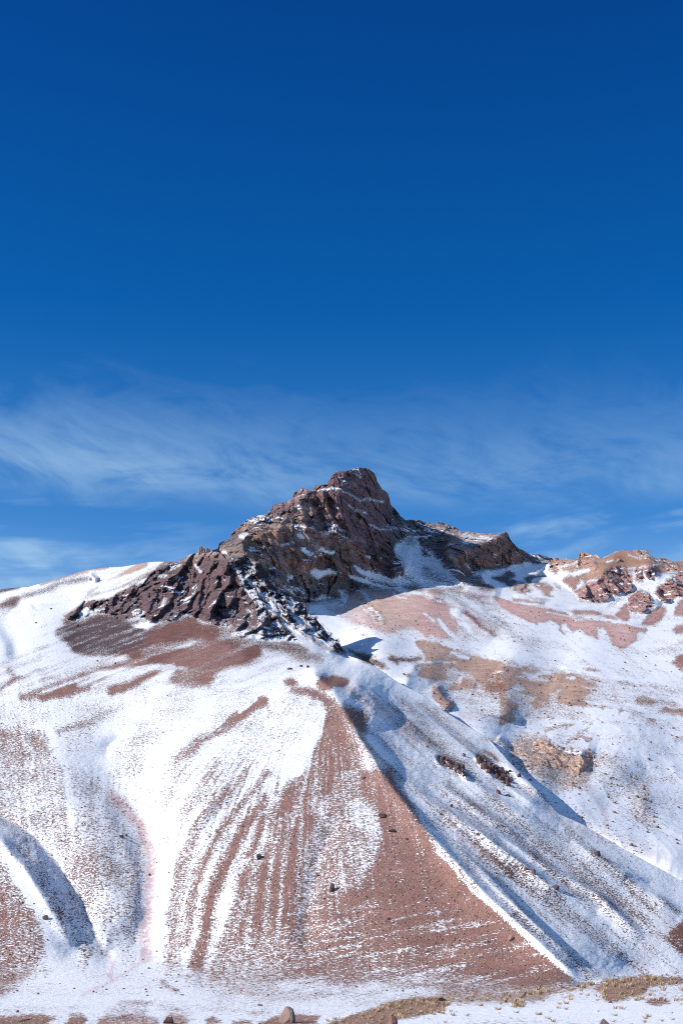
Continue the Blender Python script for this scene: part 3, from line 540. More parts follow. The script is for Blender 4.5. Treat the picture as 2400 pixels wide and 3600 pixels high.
P5 = [(1880, 1560, 1900), (2800, 1560, 1900), (1930, 1975, 1690), (2040, 1940, 1690), (2180, 1930, 1690), (2270, 1935, 1690), (2340, 1960, 1680), (2400, 1970, 1670), (2800, 1990, 1670), (1900, 2010, 1640), (1925, 2015, 1585), (1975, 2040, 1500), (2010, 2080, 1440), (2060, 2122, 1375), (2140, 2115, 1395), (2200, 2090, 1440), (2240, 2160, 1300), (2215, 2150, 1320), (2300, 2130, 1350), (2340, 2115, 1400), (2400, 2100, 1400), (2800, 2080, 1400), (2170, 1990, 1560), (2120, 2010, 1500), (2230, 2010, 1540), (2290, 1990, 1560), (2320, 2040, 1500),
      (2060, 2000, 1560), (2060, 2050, 1480), (2220, 2080, 1450), (1880, 2300, 1350), (2100, 2300, 1230), (2400, 2300, 1210), (2800, 2300, 1210)]
D5 = tin(P5, [], 6)
DF = tin([(x, y, d) for x in (-400, 1200, 2800) for y, d in ((3400, 175), (3450, 150), (3500, 118), (3600, 76), (3760, 48), (1560, 900))] + [(2250, 3434, 140), (2250, 3500, 112)], [], 20)
# D for the foreground: keep the crest ground level believable

# large ribs and gullies
relief(REL2, 'S', '1160 2410 1270 2600 1370 2760 1480 2900 1590 3020 1700 3140 1810 3240 1900 3320 1990 3400 2060 3465', 60, 30, 9)
relief(REL2, 'D', '480 200 640 300 830 440 950 530 1180 640', 60, 16, 10, .3)
relief(REL2, 'D', '500 330 600 430 740 560 860 690 1000 820 1120 920', 46, 16, 8, .3)
relief(REL2, 'D', '250 0 400 150 560 240 700 300 900 420 1060 520', 56, 18, 7, .3)
relief(REL2, 'D', '1050 330 1180 410 1290 470 1420 520', 50, 15, 8, .3); relief(REL2, 'D', '1300 520 1450 590 1560 660', 46, 14, 7, .3)
relief(REL2, 'D', '1150 560 1280 680 1390 780', 40, 14, 5, .3)
relief(REL2, 'D', '420 60 560 150 740 260 860 320', 40, 15, 7, .3); relief(REL2, 'D', '620 470 760 600 900 720 1040 850 1180 960', 40, 15, 4, .3); relief(REL2, 'D', '760 330 900 430 1040 500 1200 600 1340 700', 44, 15, 6, .3)
relief(REL2, 'I', '330 640 520 760 640 830 760 920 900 1000', 80, 22, 9, .3)
relief(REL2, 'I', '-50 420 120 560 300 700 480 830 700 970 880 1090', 60, 20, 6, .3)
relief(REL2, 'I', '560 640 640 730 760 830 850 900', 44, 22, 10, .3)
relief(REL2, 'I', '-60 300 60 380 250 500 440 640 560 690', 50, 16, 5, .3)
relief(REL2, 'I', '-300 250 -100 330 60 460 200 600', 50, 24, 3, .3)
relief(REL2, 'F', '1040 1060 1180 1176 1300 1300', 60, 30, 8)
relief(REL2, 'C', '420 100 560 330 620 480 610 620 620 760', 70, 50, 3)
relief(REL2, 'A', '485 1140 495 1080 540 1045 640 1015 700 985 745 945', 16, 34, -4, .2)      # wind lip in the hollow
relief(REL2, 'A', '120 470 150 430', 26, 22, 6); relief(REL2, 'A', '-80 420 0 500 60 600 80 700', 60, 60, -14); relief(REL2, 'A', '-140 430 -60 500 20 600 40 700', 60, 40, 10)
relief(REL2, 'A', '400 320 420 290 450 320', 14, 10, 16, .2)
relief(REL2, 'C', '720 860 740 700 790 420 900 240 1080 60', 50, 60, 3); relief(REL2, 'C', '1400 900 1420 620 1480 380 1560 200', 60, 60, -4)
relief(REL2, 'C', '1130 1040 1000 1000 900 960', 40, 60, -4)
relief(REL3, 'I', '540 150 600 200 600 330 590 440', 60, 70, 14, .1); relief(REL3, 'I', '200 240 240 310 300 370', 40, 16, 16); relief(REL3, 'I', '330 220 430 250', 40, 30, 5)
relief(REL3, 'I', '860 200 960 260 970 360', 70, 60, 8); relief(REL3, 'I', '640 620 740 540 840 560 900 600 1010 620 1080 640', 90, 60, 10, .1)
relief(REL3, 'I', '545 535 575 560 600 590', 30, 12, 6); relief(REL3, 'I', '440 570 500 630 560 670 600 690', 40, 14, 9, .1)
relief(REL3, 'I', '1140 1000 1160 900 1080 800', 60, 60, -3, .4); relief(REL3, 'I', '1370 790 1340 900 1330 980', 60, 50, 3, .4)
relief(REL3, 'I', '1120 660 1230 740 1290 800', 70, 50, 3, .4); relief(REL3, 'I', '1310 860 1350 760 1360 600', 60, 60, -2, .4)
relief(REL3, 'G', '-60 980 40 860 60 760', 60, 60, 8); relief(REL3, 'G', '580 860 700 930 860 1060', 40, 30, 8)
relief(REL3, 'G', '380 760 500 800 650 880', 40, 30, 10); relief(REL3, 'G', '640 690 760 720 900 760', 50, 40, 12)
relief(REL3, 'H', '-200 700 200 740 600 830 1000 880 1230 940', 60, 40, 12, .1); relief(REL3, 'H', '520 790 700 780 820 820', 24, 24, 8); relief(REL3, 'H', '0 655 130 670 300 700', 22, 20, 8)
relief(REL3, 'S', '1260 2330 1350 2310 1480 2315 1560 2330', 20, 30, 14); relief(REL3, 'S', '1400 2480 1440 2370 1470 2330', 30, 30, 10)
relief(REL4, 'G', '700 380 760 350 900 345 950 360', 20, 20, 14, .1)

for s_, wl_, wr_, am_ in [('1010 110 985 330 1050 600 1180 640', 50, 16, 14), ('740 235 700 330 720 430 770 480', 34, 12, 10), ('870 195 860 280 905 400', 26, 10, 9), ('790 210 780 330', 20, 10, 8), ('560 330 580 400', 20, 10, 8), ('250 520 310 560 300 660', 22, 12, 10),
                          ('1200 590 1230 700 1300 840', 34, 14, 16), ('1340 690 1400 720 1460 800', 24, 20, 14), ('1130 540 1080 640', 30, 14, 8), ('930 600 960 760 1030 860', 40, 16, 12), ('640 740 700 860 760 940', 36, 16, 10), ('840 870 900 930', 34, 16, 10), ('440 640 480 740 600 900', 36, 14, 10)]:
    relief(REL4, 'P', s_, wl_, wr_, am_, .25)
for s_, wl_, wr_, am_ in [('1270 130 1250 260 1170 400 1110 560', 26, 8, 9), ('1400 180 1390 330 1360 520', 24, 9, 10), ('1500 200 1500 360 1440 540', 24, 8, 9), ('1100 330 1000 520', 20, 8, 8), ('960 270 860 420 760 520', 22, 8, 7), ('1190 200 1060 300 1000 400', 20, 8, 7)]:
    relief(REL2, 'E', s_, wl_, wr_, am_, .25)
for s_, wl_, wr_, am_ in [('160 430 100 560 60 660', 20, 8, 8), ('240 470 180 600 150 660', 20, 8, 8), ('340 570 280 680 240 740', 20, 9, 7), ('350 210 380 300 500 440 600 600 740 760', 26, 16, 9), ('560 480 640 560 780 660 940 800', 24, 14, 8)]:
    relief(REL2, 'F', s_, wl_, wr_, am_, .25)
# ------------------------------------------------------------------ terrain sheets
def polyline_y(P, x):
    P = sorted(P); return np.interp(x, [p[0] for p in P], [p[1] for p in P])
def make_mesh(name, V, nr, nc, mat, attrs, smooth=True):
    me = bpy.data.meshes.new(name)
    idx = np.arange(nr * nc).reshape(nr, nc)
    q = np.stack([idx[:-1, :-1], idx[:-1, 1:], idx[1:, 1:], idx[1:, :-1]], -1).reshape(-1, 4)
    me.vertices.add(nr * nc); me.vertices.foreach_set('co', V.reshape(-1).astype(np.float32))
    me.loops.add(q.size); me.loops.foreach_set('vertex_index', q.reshape(-1).astype(np.int32))
    me.polygons.add(len(q)); me.polygons.foreach_set('loop_start', (np.arange(len(q)) * 4).astype(np.int32))
    me.polygons.foreach_set('loop_total', np.full(len(q), 4, np.int32))
    me.update(calc_edges=True)
    if smooth: me.polygons.foreach_set('use_smooth', np.ones(len(q), bool))
    for n, (ty, a) in attrs.items():
        at = me.attributes.new(n, ty, 'POINT')
        at.data.foreach_set('color' if ty == 'FLOAT_COLOR' else 'value', a.reshape(-1).astype(np.float32))
    me.materials.append(mat)
    o = bpy.data.objects.new(name, me); C.objects.link(o)
    return o
def probit(p):
    p = np.clip(p, 1e-4, 1 - 1e-4); t = np.where(p < .5, p, 1 - p); t = np.sqrt(-2 * np.log(t))
    v = t - (2.515517 + .802853 * t + .010328 * t * t) / (1 + 1.432788 * t + .189269 * t * t + .001308 * t ** 3)
    return np.where(p < .5, -v, v)
SURF = {}
def sheet(name, D, REL, x0, x1, step, bottom, crest, rows, mat, cl_amp, lean, blk, jag=0, snow_amp=1.2, seed=0, strata=0, fins=1.3, dwarp=7, pocket=11., gully=0, back=6, drop=1.0, wav=28., warp=7, catch=.12):
    xs = np.arange(x0, x1 + .1, step); nc = len(xs)
    yb = polyline_y(bottom, xs); yc = polyline_y(crest, xs)
    if jag:
        j = fbm(xs / 22., xs * 0 + seed, xs * 0, 5, seed + 5, .6)
        cl = np.clip(bil(CLIFF, xs, yc + 8), 0, 1)
        yc = yc + j * jag * (.12 + .88 * cl)
    t = np.linspace(0, 1, rows)[:, None]
    px = np.repeat(xs[None], rows, 0); py = yb[None] + (yc - yb)[None] * t
    dwx = fbm(px / 70., py / 70., px * 0 + seed, 4, 91 + seed, .6) * dwarp
    Y = bil(D, px + dwx, py)
    rx, rz = ray(px, py); X = rx * Y; Z = rz * Y
    # ground cover, edges ragged by noise
    wx = fbm(px / 30., py / 22., px * 0 + seed, 4, 11 + seed) * warp; wy = fbm(px / 30., py / 22., px * 0 + 7 + seed, 4, 23 + seed) * warp * .7
    rock = bil(ROCK, px + wx, py + wy); cliff = np.clip(bil(CLIFF, px + wx * .5, py + wy * .5), 0, 1); dirt = bil(DIRT, px + wx, py + wy)
    tint = np.stack([bil(TINT[..., k], px + wx, py + wy) for k in range(3)], -1)
    # relief towards the viewer's side of the valley
    A = bil(REL, px, py)
    A = A + snow_amp * fbm(X / wav, Y / wav, Z / wav, 5, seed + 40, .52)
    if gully:                                   # small runnels worn down the slope
        A = A + gully * ridged(X / 24 + .6 * fbm(X / 60, Y / 60, Y * 0, 2, seed + 50), Y / 75, Y * 0, 4, seed + 51) * np.clip((py - 2230) / 150, .1, 1) * (1 - cliff)
    m = cliff > .02
    if m.any():
        u = X[m] + lean * Z[m]; v = Z[m]; yy = Y[m] * .5
        ph = u / (blk * 1.35) + 1.7 * fbm(u / (blk * 5), yy / (blk * 5), v / (blk * 5), 3, seed + 77) + .16 * fbm(u / blk, yy / blk, v / blk, 2, seed + 78)
        f1 = ph - np.floor(ph); saw = np.where(f1 < .74, f1 / .74, (1 - f1) / .26)
        saw = saw * (.6 + .9 * np.clip(fbm(u / (blk * 3), yy / (blk * 3), v / (blk * 3), 2, seed + 79) + .2, -.4, .5)) * (.45 + .75 * h3(np.floor(ph).astype(np.int64), 0 * np.floor(ph).astype(np.int64), 0 * np.floor(ph).astype(np.int64), seed + 5))
        q = ridged(u / (blk * 3.2), yy / (blk * 3), v / (blk * 6), 3, seed + 3) * 1.1
        du = fbm(u / blk, yy / blk, v / blk, 3, seed + 8) * .35
        p2 = (u + .35 * v) / (blk * .62) + 1.2 * fbm(u / (blk * 2), yy / (blk * 2), v / (blk * 2), 3, seed + 87); f2 = p2 - np.floor(p2)
        q = q + .42 * fins * np.where(f2 < .7, f2 / .7, (1 - f2) / .3)
        q = q * .55 + fins * (saw - .45) + .6 * facets(u / (blk * 1.5) + du, v / (blk * 2.6) + du, seed + 1, 1.4) + .42 * facets(u / (blk * .62) + du, v / (blk * 1.0), seed + 2, 1.5) + .2 * facets(u / (blk * .27), v / (blk * .36) + du, seed + 9, 1.6)
        q = q + .34 * fbm(u / (blk * .5), yy / blk, v / (blk * .5), 4, seed + 13, .62)
        if strata:
            q = q + strata * fbm(u / (blk * 9), yy / (blk * 9), (v + .12 * X[m]) / (blk * .42) + du, 3, seed + 21, .6)
        A[m] += q * cl_amp * cliff[m]
        if strata:                              # beds of different rock
            b = fbm(u / 160, yy / 160, (v + .10 * X[m]) / 6.5, 4, seed + 33, .65); b2 = fbm(u / 14, yy / 14, v / 8., 3, seed + 34)
            k1 = (np.clip((b - .02) * 8, 0, 1) * np.clip(.5 + b2 * 1.6, 0, 1) * .75)[:, None]; k2 = (np.clip((-b - .02) * 8, 0, 1) * .6)[:, None]; k3 = (np.clip((b2 - .28) * 6, 0, 1) * .5)[:, None]
            t0 = tint[m]; t0 = t0 * (1 - k1) + np.array([.33, .22, .18]) * k1; t0 = t0 * (1 - k2) + np.array([.125, .13, .142]) * k2; t0 = t0 * (1 - k3) + np.array([.50, .42, .39]) * k3
            tint[m] = tint[m] * .25 + t0 * .75
    Y = Y - A
    X = rx * Y; Z = rz * Y
    # slope of the finished surface decides where snow can lie on the cliffs
    V = np.stack([X, Y, Z], -1)
    gxv = np.gradient(V, axis=1); gyv = np.gradient(V, axis=0); N = np.cross(gxv, gyv); N /= np.linalg.norm(N, axis=-1, keepdims=True) + 1e-9
    nz = np.abs(N[..., 2])
    rr = rock + fbm(X / 9., Y / 18., Z / 5., 3, seed + 60) * .20 * (rock > .02) * (rock < .9) + fbm(X / 40., Y / 60., Z / 25., 3, seed + 61) * .14 * (rock > .03) * (rock < .9)
    T = .5 + .105 * probit(np.clip(rr, .002, .998))
    cm = catch * (1 + 1.5 * np.clip(bil(CATCH, px, py), 0, 1))
    T = T - cm * cliff * np.clip((nz - .80) / .14, 0, 1) * (rock > .5)
    T = T - .34 * np.clip((fbm(X / pocket, Y / pocket, Z / (pocket * .5), 4, seed + 65, .6) - .26) * 7, 0, 1) * cliff * np.clip((nz - .38) / .15, 0, 1) * (rock > .5)
    # hidden back slope
    Vs = [V]; last = V[-1]
    for k in range(1, back + 1):
        d = last.copy(); s = (k / back) ** 1.5 * drop
        d[:, 0] += rx[-1] * 260 * s; d[:, 1] += 260 * s; d[:, 2] -= 210 * s * (1 + .1 * k / back); Vs.append(d[None])
    if back: Vs[0] = V
    V = np.concatenate([v if v.ndim == 3 else v[None] for v in Vs], 0)
    ext = lambda a: np.concatenate([a] + [a[-1:]] * back, 0)
    tint4 = np.concatenate([tint, np.ones(tint.shape[:2] + (1,))], -1)
    terr = np.clip(bil(TER, px, py), 0, 1)
    o = make_mesh(name, V, V.shape[0], nc, mat, {'cover': ('FLOAT', ext(T)), 'tint': ('FLOAT_COLOR', ext(tint4)), 'cliff': ('FLOAT', ext(cliff)), 'dirt': ('FLOAT', ext(dirt)), 'terrace': ('FLOAT', ext(terr))})
    o['kind'] = 'structure'
    SURF[name] = (xs, yb, yc, rows, V)
    return o
def ground(name, px, py):
    xs, yb, yc, rows, V = SURF[name]
    c = int(np.clip(round((px - xs[0]) / (xs[1] - xs[0])), 0, len(xs) - 1))
    t = (py - yb[c]) / (yc[c] - yb[c]); r = int(np.clip(round(t * (rows - 1)), 0, rows - 1))
    return V[r, c]

def terrain_mat(name, s, bump=1.0, rockb=1.0, zst=2.2, snow=(.83, .845, .87)):
    m = bpy.data.materials.new(name); m.use_nodes = True; t = m.node_tree; t.nodes.clear()
    def nd(ty, **k):
        n = t.nodes.new(ty)
        for a, b in k.items(): setattr(n, a, b)
        return n
    L = t.links.new
    def mt(op, a, b=None, clamp=False):
        n = nd('ShaderNodeMath', operation=op, use_clamp=clamp)
        for i, v in enumerate((a, b)):
            if v is None: continue
            if isinstance(v, (int, float)): n.inputs[i].default_value = v
            else: L(v, n.inputs[i])
        return n.outputs[0]
    def noise(sc, det, ro, st=(1, 1, 1), dist=0.):
        mp = nd('ShaderNodeMapping'); L(tcn.outputs['Object'], mp.inputs[0]); mp.inputs['Scale'].default_value = st; mp.inputs['Rotation'].default_value = (0, .16, 0)
        n = nd('ShaderNodeTexNoise'); n.inputs['Scale'].default_value = sc; n.inputs['Detail'].default_value = det; n.inputs['Roughness'].default_value = ro; n.inputs['Distortion'].default_value = dist
        L(mp.outputs[0], n.inputs['Vector']); return n.outputs['Fac']
    def at(n): a = nd('ShaderNodeAttribute', attribute_name=n); return a
    def mrange(v, a, b, c=0., d=1., ss='LINEAR'):
        n = nd('ShaderNodeMapRange', interpolation_type=ss, clamp=True); L(v, n.inputs[0])
        for i, q in enumerate((a, b, c, d)): n.inputs[i + 1].default_value = q
        return n.outputs[0]
    def mix(f, a, b, bt='MIX'):
        n = nd('ShaderNodeMix', data_type='RGBA', blend_type=bt); n.clamp_factor = True
        if isinstance(f, (int, float)): n.inputs[0].default_value = f
        else: L(f, n.inputs[0])
        for i, v in ((6, a), (7, b)):
            if isinstance(v, tuple): n.inputs[i].default_value = (*v[:3], 1)
            else: L(v, n.inputs[i])
        return n.outputs[2]
    tcn = nd('ShaderNodeTexCoord')
    cov = at('cover').outputs['Fac']; tint = at('tint').outputs['Color']; cliff = at('cliff').outputs['Fac']; dirt = at('dirt').outputs['Fac']; terr = at('terrace').outputs['Fac']
    n1 = noise(1.75 * s, 2.5, .55, (.8, .8, zst), .3)                       # clumps of stones
    n2 = noise(1.7 * s, 2.5, .55, (.45, .45, 3.0), .5)                     # benches along the contour
    nn = mt('ADD', mt('MULTIPLY', n1, mt('SUBTRACT', 1.0, mt('MULTIPLY', terr, .55))), mt('MULTIPLY', n2, mt('MULTIPLY', terr, .55)))
    nn = mt('ADD', mt('MULTIPLY', mt('SUBTRACT', nn, .5), mt('ADD', 1.0, mt('MULTIPLY', terr, .35))), .5)
    fac = mrange(mt('SUBTRACT', cov, nn), -.018, .018)
    c1 = noise(1.7 * s, 4, .65); c2 = noise(.13 * s, 4, .6); c3 = noise(5 * s, 2, .6)
    rock = mix(1.0, tint, mix(mrange(c1, .28, .72), (.62, .60, .60), (1.32, 1.30, 1.28)), 'MULTIPLY')
    rock = mix(1.0, rock, mix(mrange(c2, .35, .65), (.86, .84, .86), (1.14, 1.10, 1.08)), 'MULTIPLY')
    st = noise(.16 * s, 4, .6, (.25, .25, 3.2), 1.2)                     # layered strata on the cliffs
    rock = mix(mt('MULTIPLY', cliff, mrange(st, .42, .60)), rock, mix(1.0, rock, (1.45, 1.28, 1.18), 'MULTIPLY'))
    rock = mix(mt('MULTIPLY', cliff, mrange(st, .47, .34)), rock, mix(1.0, rock, (.62, .66, .74), 'MULTIPLY'))
    rock = mix(mrange(c3, .60, .75), rock, mix(1.0, rock, (1.8, 1.85, 1.9), 'MULTIPLY'))
    sn = mix(mrange(noise(.35 * s, 3, .5), .3, .7), snow, (.87, .875, .885))
    sn = mix(mt('MULTIPLY', dirt, mrange(noise(.5 * s, 3, .6, (1, 1, .6), 1.), .28, .55)), sn, (.60, .42, .41))
    col = mix(fac, sn, rock)
    bs = nd('ShaderNodeBsdfPrincipled'); L(col, bs.inputs['Base Color'])
    L(mt('ADD', .62, mt('MULTIPLY', fac, .3)), bs.inputs['Roughness']); bs.inputs['Specular IOR Level'].default_value = .05
    # bumps: sastrugi on the snow, stones where it is bare
    sb = noise(.8 * s, 6, .68, (.6, .6, 1.6), .5)
    h = mt('ADD', mt('MULTIPLY', mt('MULTIPLY', sb, mt('SUBTRACT', 1.0, fac)), .42 * bump / s),
           mt('MULTIPLY', mt('ADD', mt('MULTIPLY', c1, .8), mt('MULTIPLY', c3, .35)), mt('MULTIPLY', fac, 1.0 * rockb / s)))
    h = mt('ADD', h, mt('MULTIPLY', fac, .14 * rockb / s))
    b = nd('ShaderNodeBump'); b.inputs['Strength'].default_value = 1; b.inputs['Distance'].default_value = 1.0
    L(h, b.inputs['Height']); L(b.outputs[0], bs.inputs['Normal'])
    o = nd('ShaderNodeOutputMaterial'); L(bs.outputs[0], o.inputs[0])
    return m

M_near = terrain_mat("snow_and_gravel", 2.2, .6)
M_spur = terrain_mat("snow_and_red_scree", 1.0, 1.1, .95)
M_mid = terrain_mat("snow_and_moraine", .62, .4, .5)
M_far = terrain_mat("cliff_rock", .42, .4, .9)

crest2 = pts('S', '-400 2120 -100 2085') + pts('E', '0 338 110 325 200 320 400 262 600 203 740 185 850 180 950 163 1030 148 1130 145 1230 148 1320 95 1400 80 1480 76') + [(778, 1945), (800, 1972), (818, 1985), (835, 1962)] + [(p[0], p[1]) for p in edge2]
crest4 = pts('P', '70 670 130 640 140 600 190 590 250 510 300 470 350 435 430 410 470 400 510 345 580 325 640 300 660 250 720 232 770 245 800 205 880 195 910 150 940 115 1010 110 1080 95 1115 88 1160 95 1200 120 1215 140 1225 180 1260 240 1300 265 1312 310 1318 345 1350 380 1410 435 1490 440 1560 462') + pts('G', '240 245 320 245 380 265 440 275 490 270 560 290 600 305 630 330 700 335 760 345 830 340 870 350 930 335 950 350 965 390 1010 440 1070 475 1130 485 1210 495 1250 515 1290 560')
crest5 = pts('H', '180 420 250 400 340 330 370 300 480 293 560 310 600 292 616 262 622 232 690 240 740 270 770 255 810 295 860 275 950 230 1020 220 1100 228 1150 213 1240 220 1270 270 1310 290 1400 290 1460 320 1500 325 1568 312 1900 330 2600 360')
crest3 = [(500, 2200), (1050, 2125), (1100, 2105), (1200, 2062), (1340, 2035), (1500, 2040), (1640, 2020), (1800, 1985), (1900, 1965), (1960, 1975), (2100, 2050), (2800, 2050)]
KEEP = [a.copy() for a in (ROCK, CLIFF, TINT)]; crag()       # the crag belongs to the spur, the peak stands behind it
sheet('spur_terrain', D2, REL2, -400, 2780, 2.6, [(-400, 3740), (2800, 3740)], crest2, 760, M_spur, 10., .02, 10., jag=5, seed=3, snow_amp=1.5, wav=34., catch=.13, fins=1.9, warp=4.5, dwarp=11, gully=.5)
for a, b in zip((ROCK, CLIFF, TINT), KEEP): a[:] = b
sheet('valley_terrain', D3, REL3, 700, 2780, 2.8, [(700, 3000), (1100, 2900), (1600, 3100), (2000, 3300), (2800, 3700)], crest3, 620, M_mid, 7., -.1, 11., seed=30, snow_amp=2.4, wav=60., warp=11, gully=2.6)
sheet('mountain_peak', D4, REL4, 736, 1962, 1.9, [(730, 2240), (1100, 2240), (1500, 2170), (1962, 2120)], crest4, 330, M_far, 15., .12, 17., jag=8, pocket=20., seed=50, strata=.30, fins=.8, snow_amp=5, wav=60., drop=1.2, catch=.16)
sheet('right_hills', D5, REL5, 1885, 2780, 2.0, [(1880, 2180), (2060, 2220), (2300, 2280), (2800, 2290)], crest5, 230, M_far, 16., .05, 15., jag=5, seed=70, snow_amp=6, wav=80., drop=1.2)
crestF = [(-400, 3700), (900, 3660), (1000, 3622), (1100, 3598), (1180, 3578)] + pts('J', '0 365 100 330 220 305 380 300 560 292 720 275 900 250 1100 232 1250 205 1360 190 1568 205 2200 230')
sheet('foreground_terrace', DF, np.zeros((RH, RW)), 700, 2780, 3.2, [(-400, 3758), (2800, 3758)], crestF, 150, M_near, 1., 0, 2., jag=0, seed=90, snow_amp=.35, wav=9., drop=.12)

# the snow plain that the mountain stands on, out to the horizon
pm = terrain_mat("far_snow_plain", .1)
n = 61; a = np.sinh(np.linspace(-5.5, 5.5, n)); a = a / a.max() * 30000
GX, GY = np.meshgrid(a, a + 300); GZ = -60 + fbm(GX / 900, GY / 900, GX * 0, 4, 77) * 12 + np.clip((np.hypot(GX, GY - 300) - 3500) / 4000, 0, 1) * 260 * (.6 + fbm(GX / 2500, GY / 2500, GX * 0, 4, 78))
GV = np.stack([GX, GY, GZ], -1)
pl = make_mesh('snow_plain', GV, n, n, pm, {'cover': ('FLOAT', np.full((n, n), .32)), 'tint': ('FLOAT_COLOR', np.tile(np.array([.33, .17, .13, 1.]), (n, n, 1))), 'cliff': ('FLOAT', np.zeros((n, n))), 'dirt': ('FLOAT', np.zeros((n, n))), 'terrace': ('FLOAT', np.zeros((n, n)))})
pl['kind'] = 'structure'

# ------------------------------------------------------------------ rocks
import bmesh
def rock_material(name, col, snow=0.0):
    m = bpy.data.materials.new(name); m.use_nodes = True; t = m.node_tree; bs = t.nodes['Principled BSDF']; L = t.links.new
    tcn = t.nodes.new('ShaderNodeTexCoord')
    n = t.nodes.new('ShaderNodeTexNoise'); n.inputs['Scale'].default_value = 3.; n.inputs['Detail'].default_value = 5; n.inputs['Roughness'].default_value = .65; L(tcn.outputs['Object'], n.inputs['Vector'])
    mx = t.nodes.new('ShaderNodeMix'); mx.data_type = 'RGBA'; L(n.outputs['Fac'], mx.inputs[0])
    mx.inputs[6].default_value = (*[c * .55 for c in col], 1); mx.inputs[7].default_value = (*[min(1, c * 1.5) for c in col], 1)
    out = mx.outputs[2]
    if snow:
        ge = t.nodes.new('ShaderNodeNewGeometry'); sp = t.nodes.new('ShaderNodeSeparateXYZ'); L(ge.outputs['Normal'], sp.inputs[0])
        mr = t.nodes.new('ShaderNodeMapRange'); mr.inputs[1].default_value = 1 - snow; mr.inputs[2].default_value = 1.05 - snow; L(sp.outputs[2], mr.inputs[0])
        m2 = t.nodes.new('ShaderNodeMix'); m2.data_type = 'RGBA'; L(mr.outputs[0], m2.inputs[0]); L(out, m2.inputs[6]); m2.inputs[7].default_value = (.83, .845, .87, 1); out = m2.outputs[2]
    L(out, bs.inputs['Base Color']); bs.inputs['Roughness'].default_value = .92; bs.inputs['Specular IOR Level'].default_value = .2
    b = t.nodes.new('ShaderNodeBump'); b.inputs['Strength'].default_value = 1.0; b.inputs['Distance'].default_value = .12; L(n.outputs['Fac'], b.inputs['Height']); L(b.outputs[0], bs.inputs['Normal'])
    return m
RM = {'red': rock_material('red_rock', (.22, .115, .095)), 'dark': rock_material('dark_rock', (.12, .075, .07)), 'tan': rock_material('tan_rock', (.27, .19, .165)), 'snowy': rock_material('snow_capped_rock', (.17, .13, .13), .25), 'brown': rock_material('brown_rock', (.27, .17, .14))}
def rock_mesh(seed, sx, sy, sz, sub=3, cuts=14, peak=0.):
    r = random.Random(seed); bm = bmesh.new(); bmesh.ops.create_icosphere(bm, subdivisions=sub, radius=1)
    co = np.array([v.co[:] for v in bm.verts])
    for _ in range(cuts):                       # flatten against random planes: broken faces
        n = np.array([r.gauss(0, 1), r.gauss(0, 1), r.gauss(0, .8)]); n /= np.linalg.norm(n); d = r.uniform(.45, .85)
        k = co @ n - d; co -= np.where(k > 0, k, 0)[:, None] * n
    if peak: co[:, 2] += np.clip(.9 - np.hypot(co[:, 0] + .1, co[:, 1]), 0, 1) * peak * (co[:, 2] > 0)
    f = fbm(co[:, 0] * 2.3 + seed, co[:, 1] * 2.3, co[:, 2] * 2.3, 3, seed); co *= (1 + .12 * f)[:, None]
    co *= np.array([sx, sy, sz])
    for v, c in zip(bm.verts, co): v.co = c
    me = bpy.data.meshes.new('rock'); bm.to_mesh(me); bm.free()
    return me
def rock(kind, sheetname, px, py, w, h, mat, label, cat, group=None, seed=0, peak=0., sub=4):
    """px, py = foot of the rock in the photo; w, h = its size there"""
    g = ground(sheetname, px, py); k = g[1] / FOC
    me = rock_mesh(seed, w * k * .55, w * k * .5, h * k * .62, sub, 16, peak); me.materials.append(RM[mat])
    o = bpy.data.objects.new(kind, me); C.objects.link(o)
    o.location = (g[0], g[1], g[2] + h * k * .20); o.rotation_euler = (0, 0, (seed * 1.7) % 6.28)
    o['label'] = label; o['category'] = cat
    if group: o['group'] = group
    return o
def cp(c, x, y):
    a, b, k = CROPS[c]; return a + k * x, b + k * y
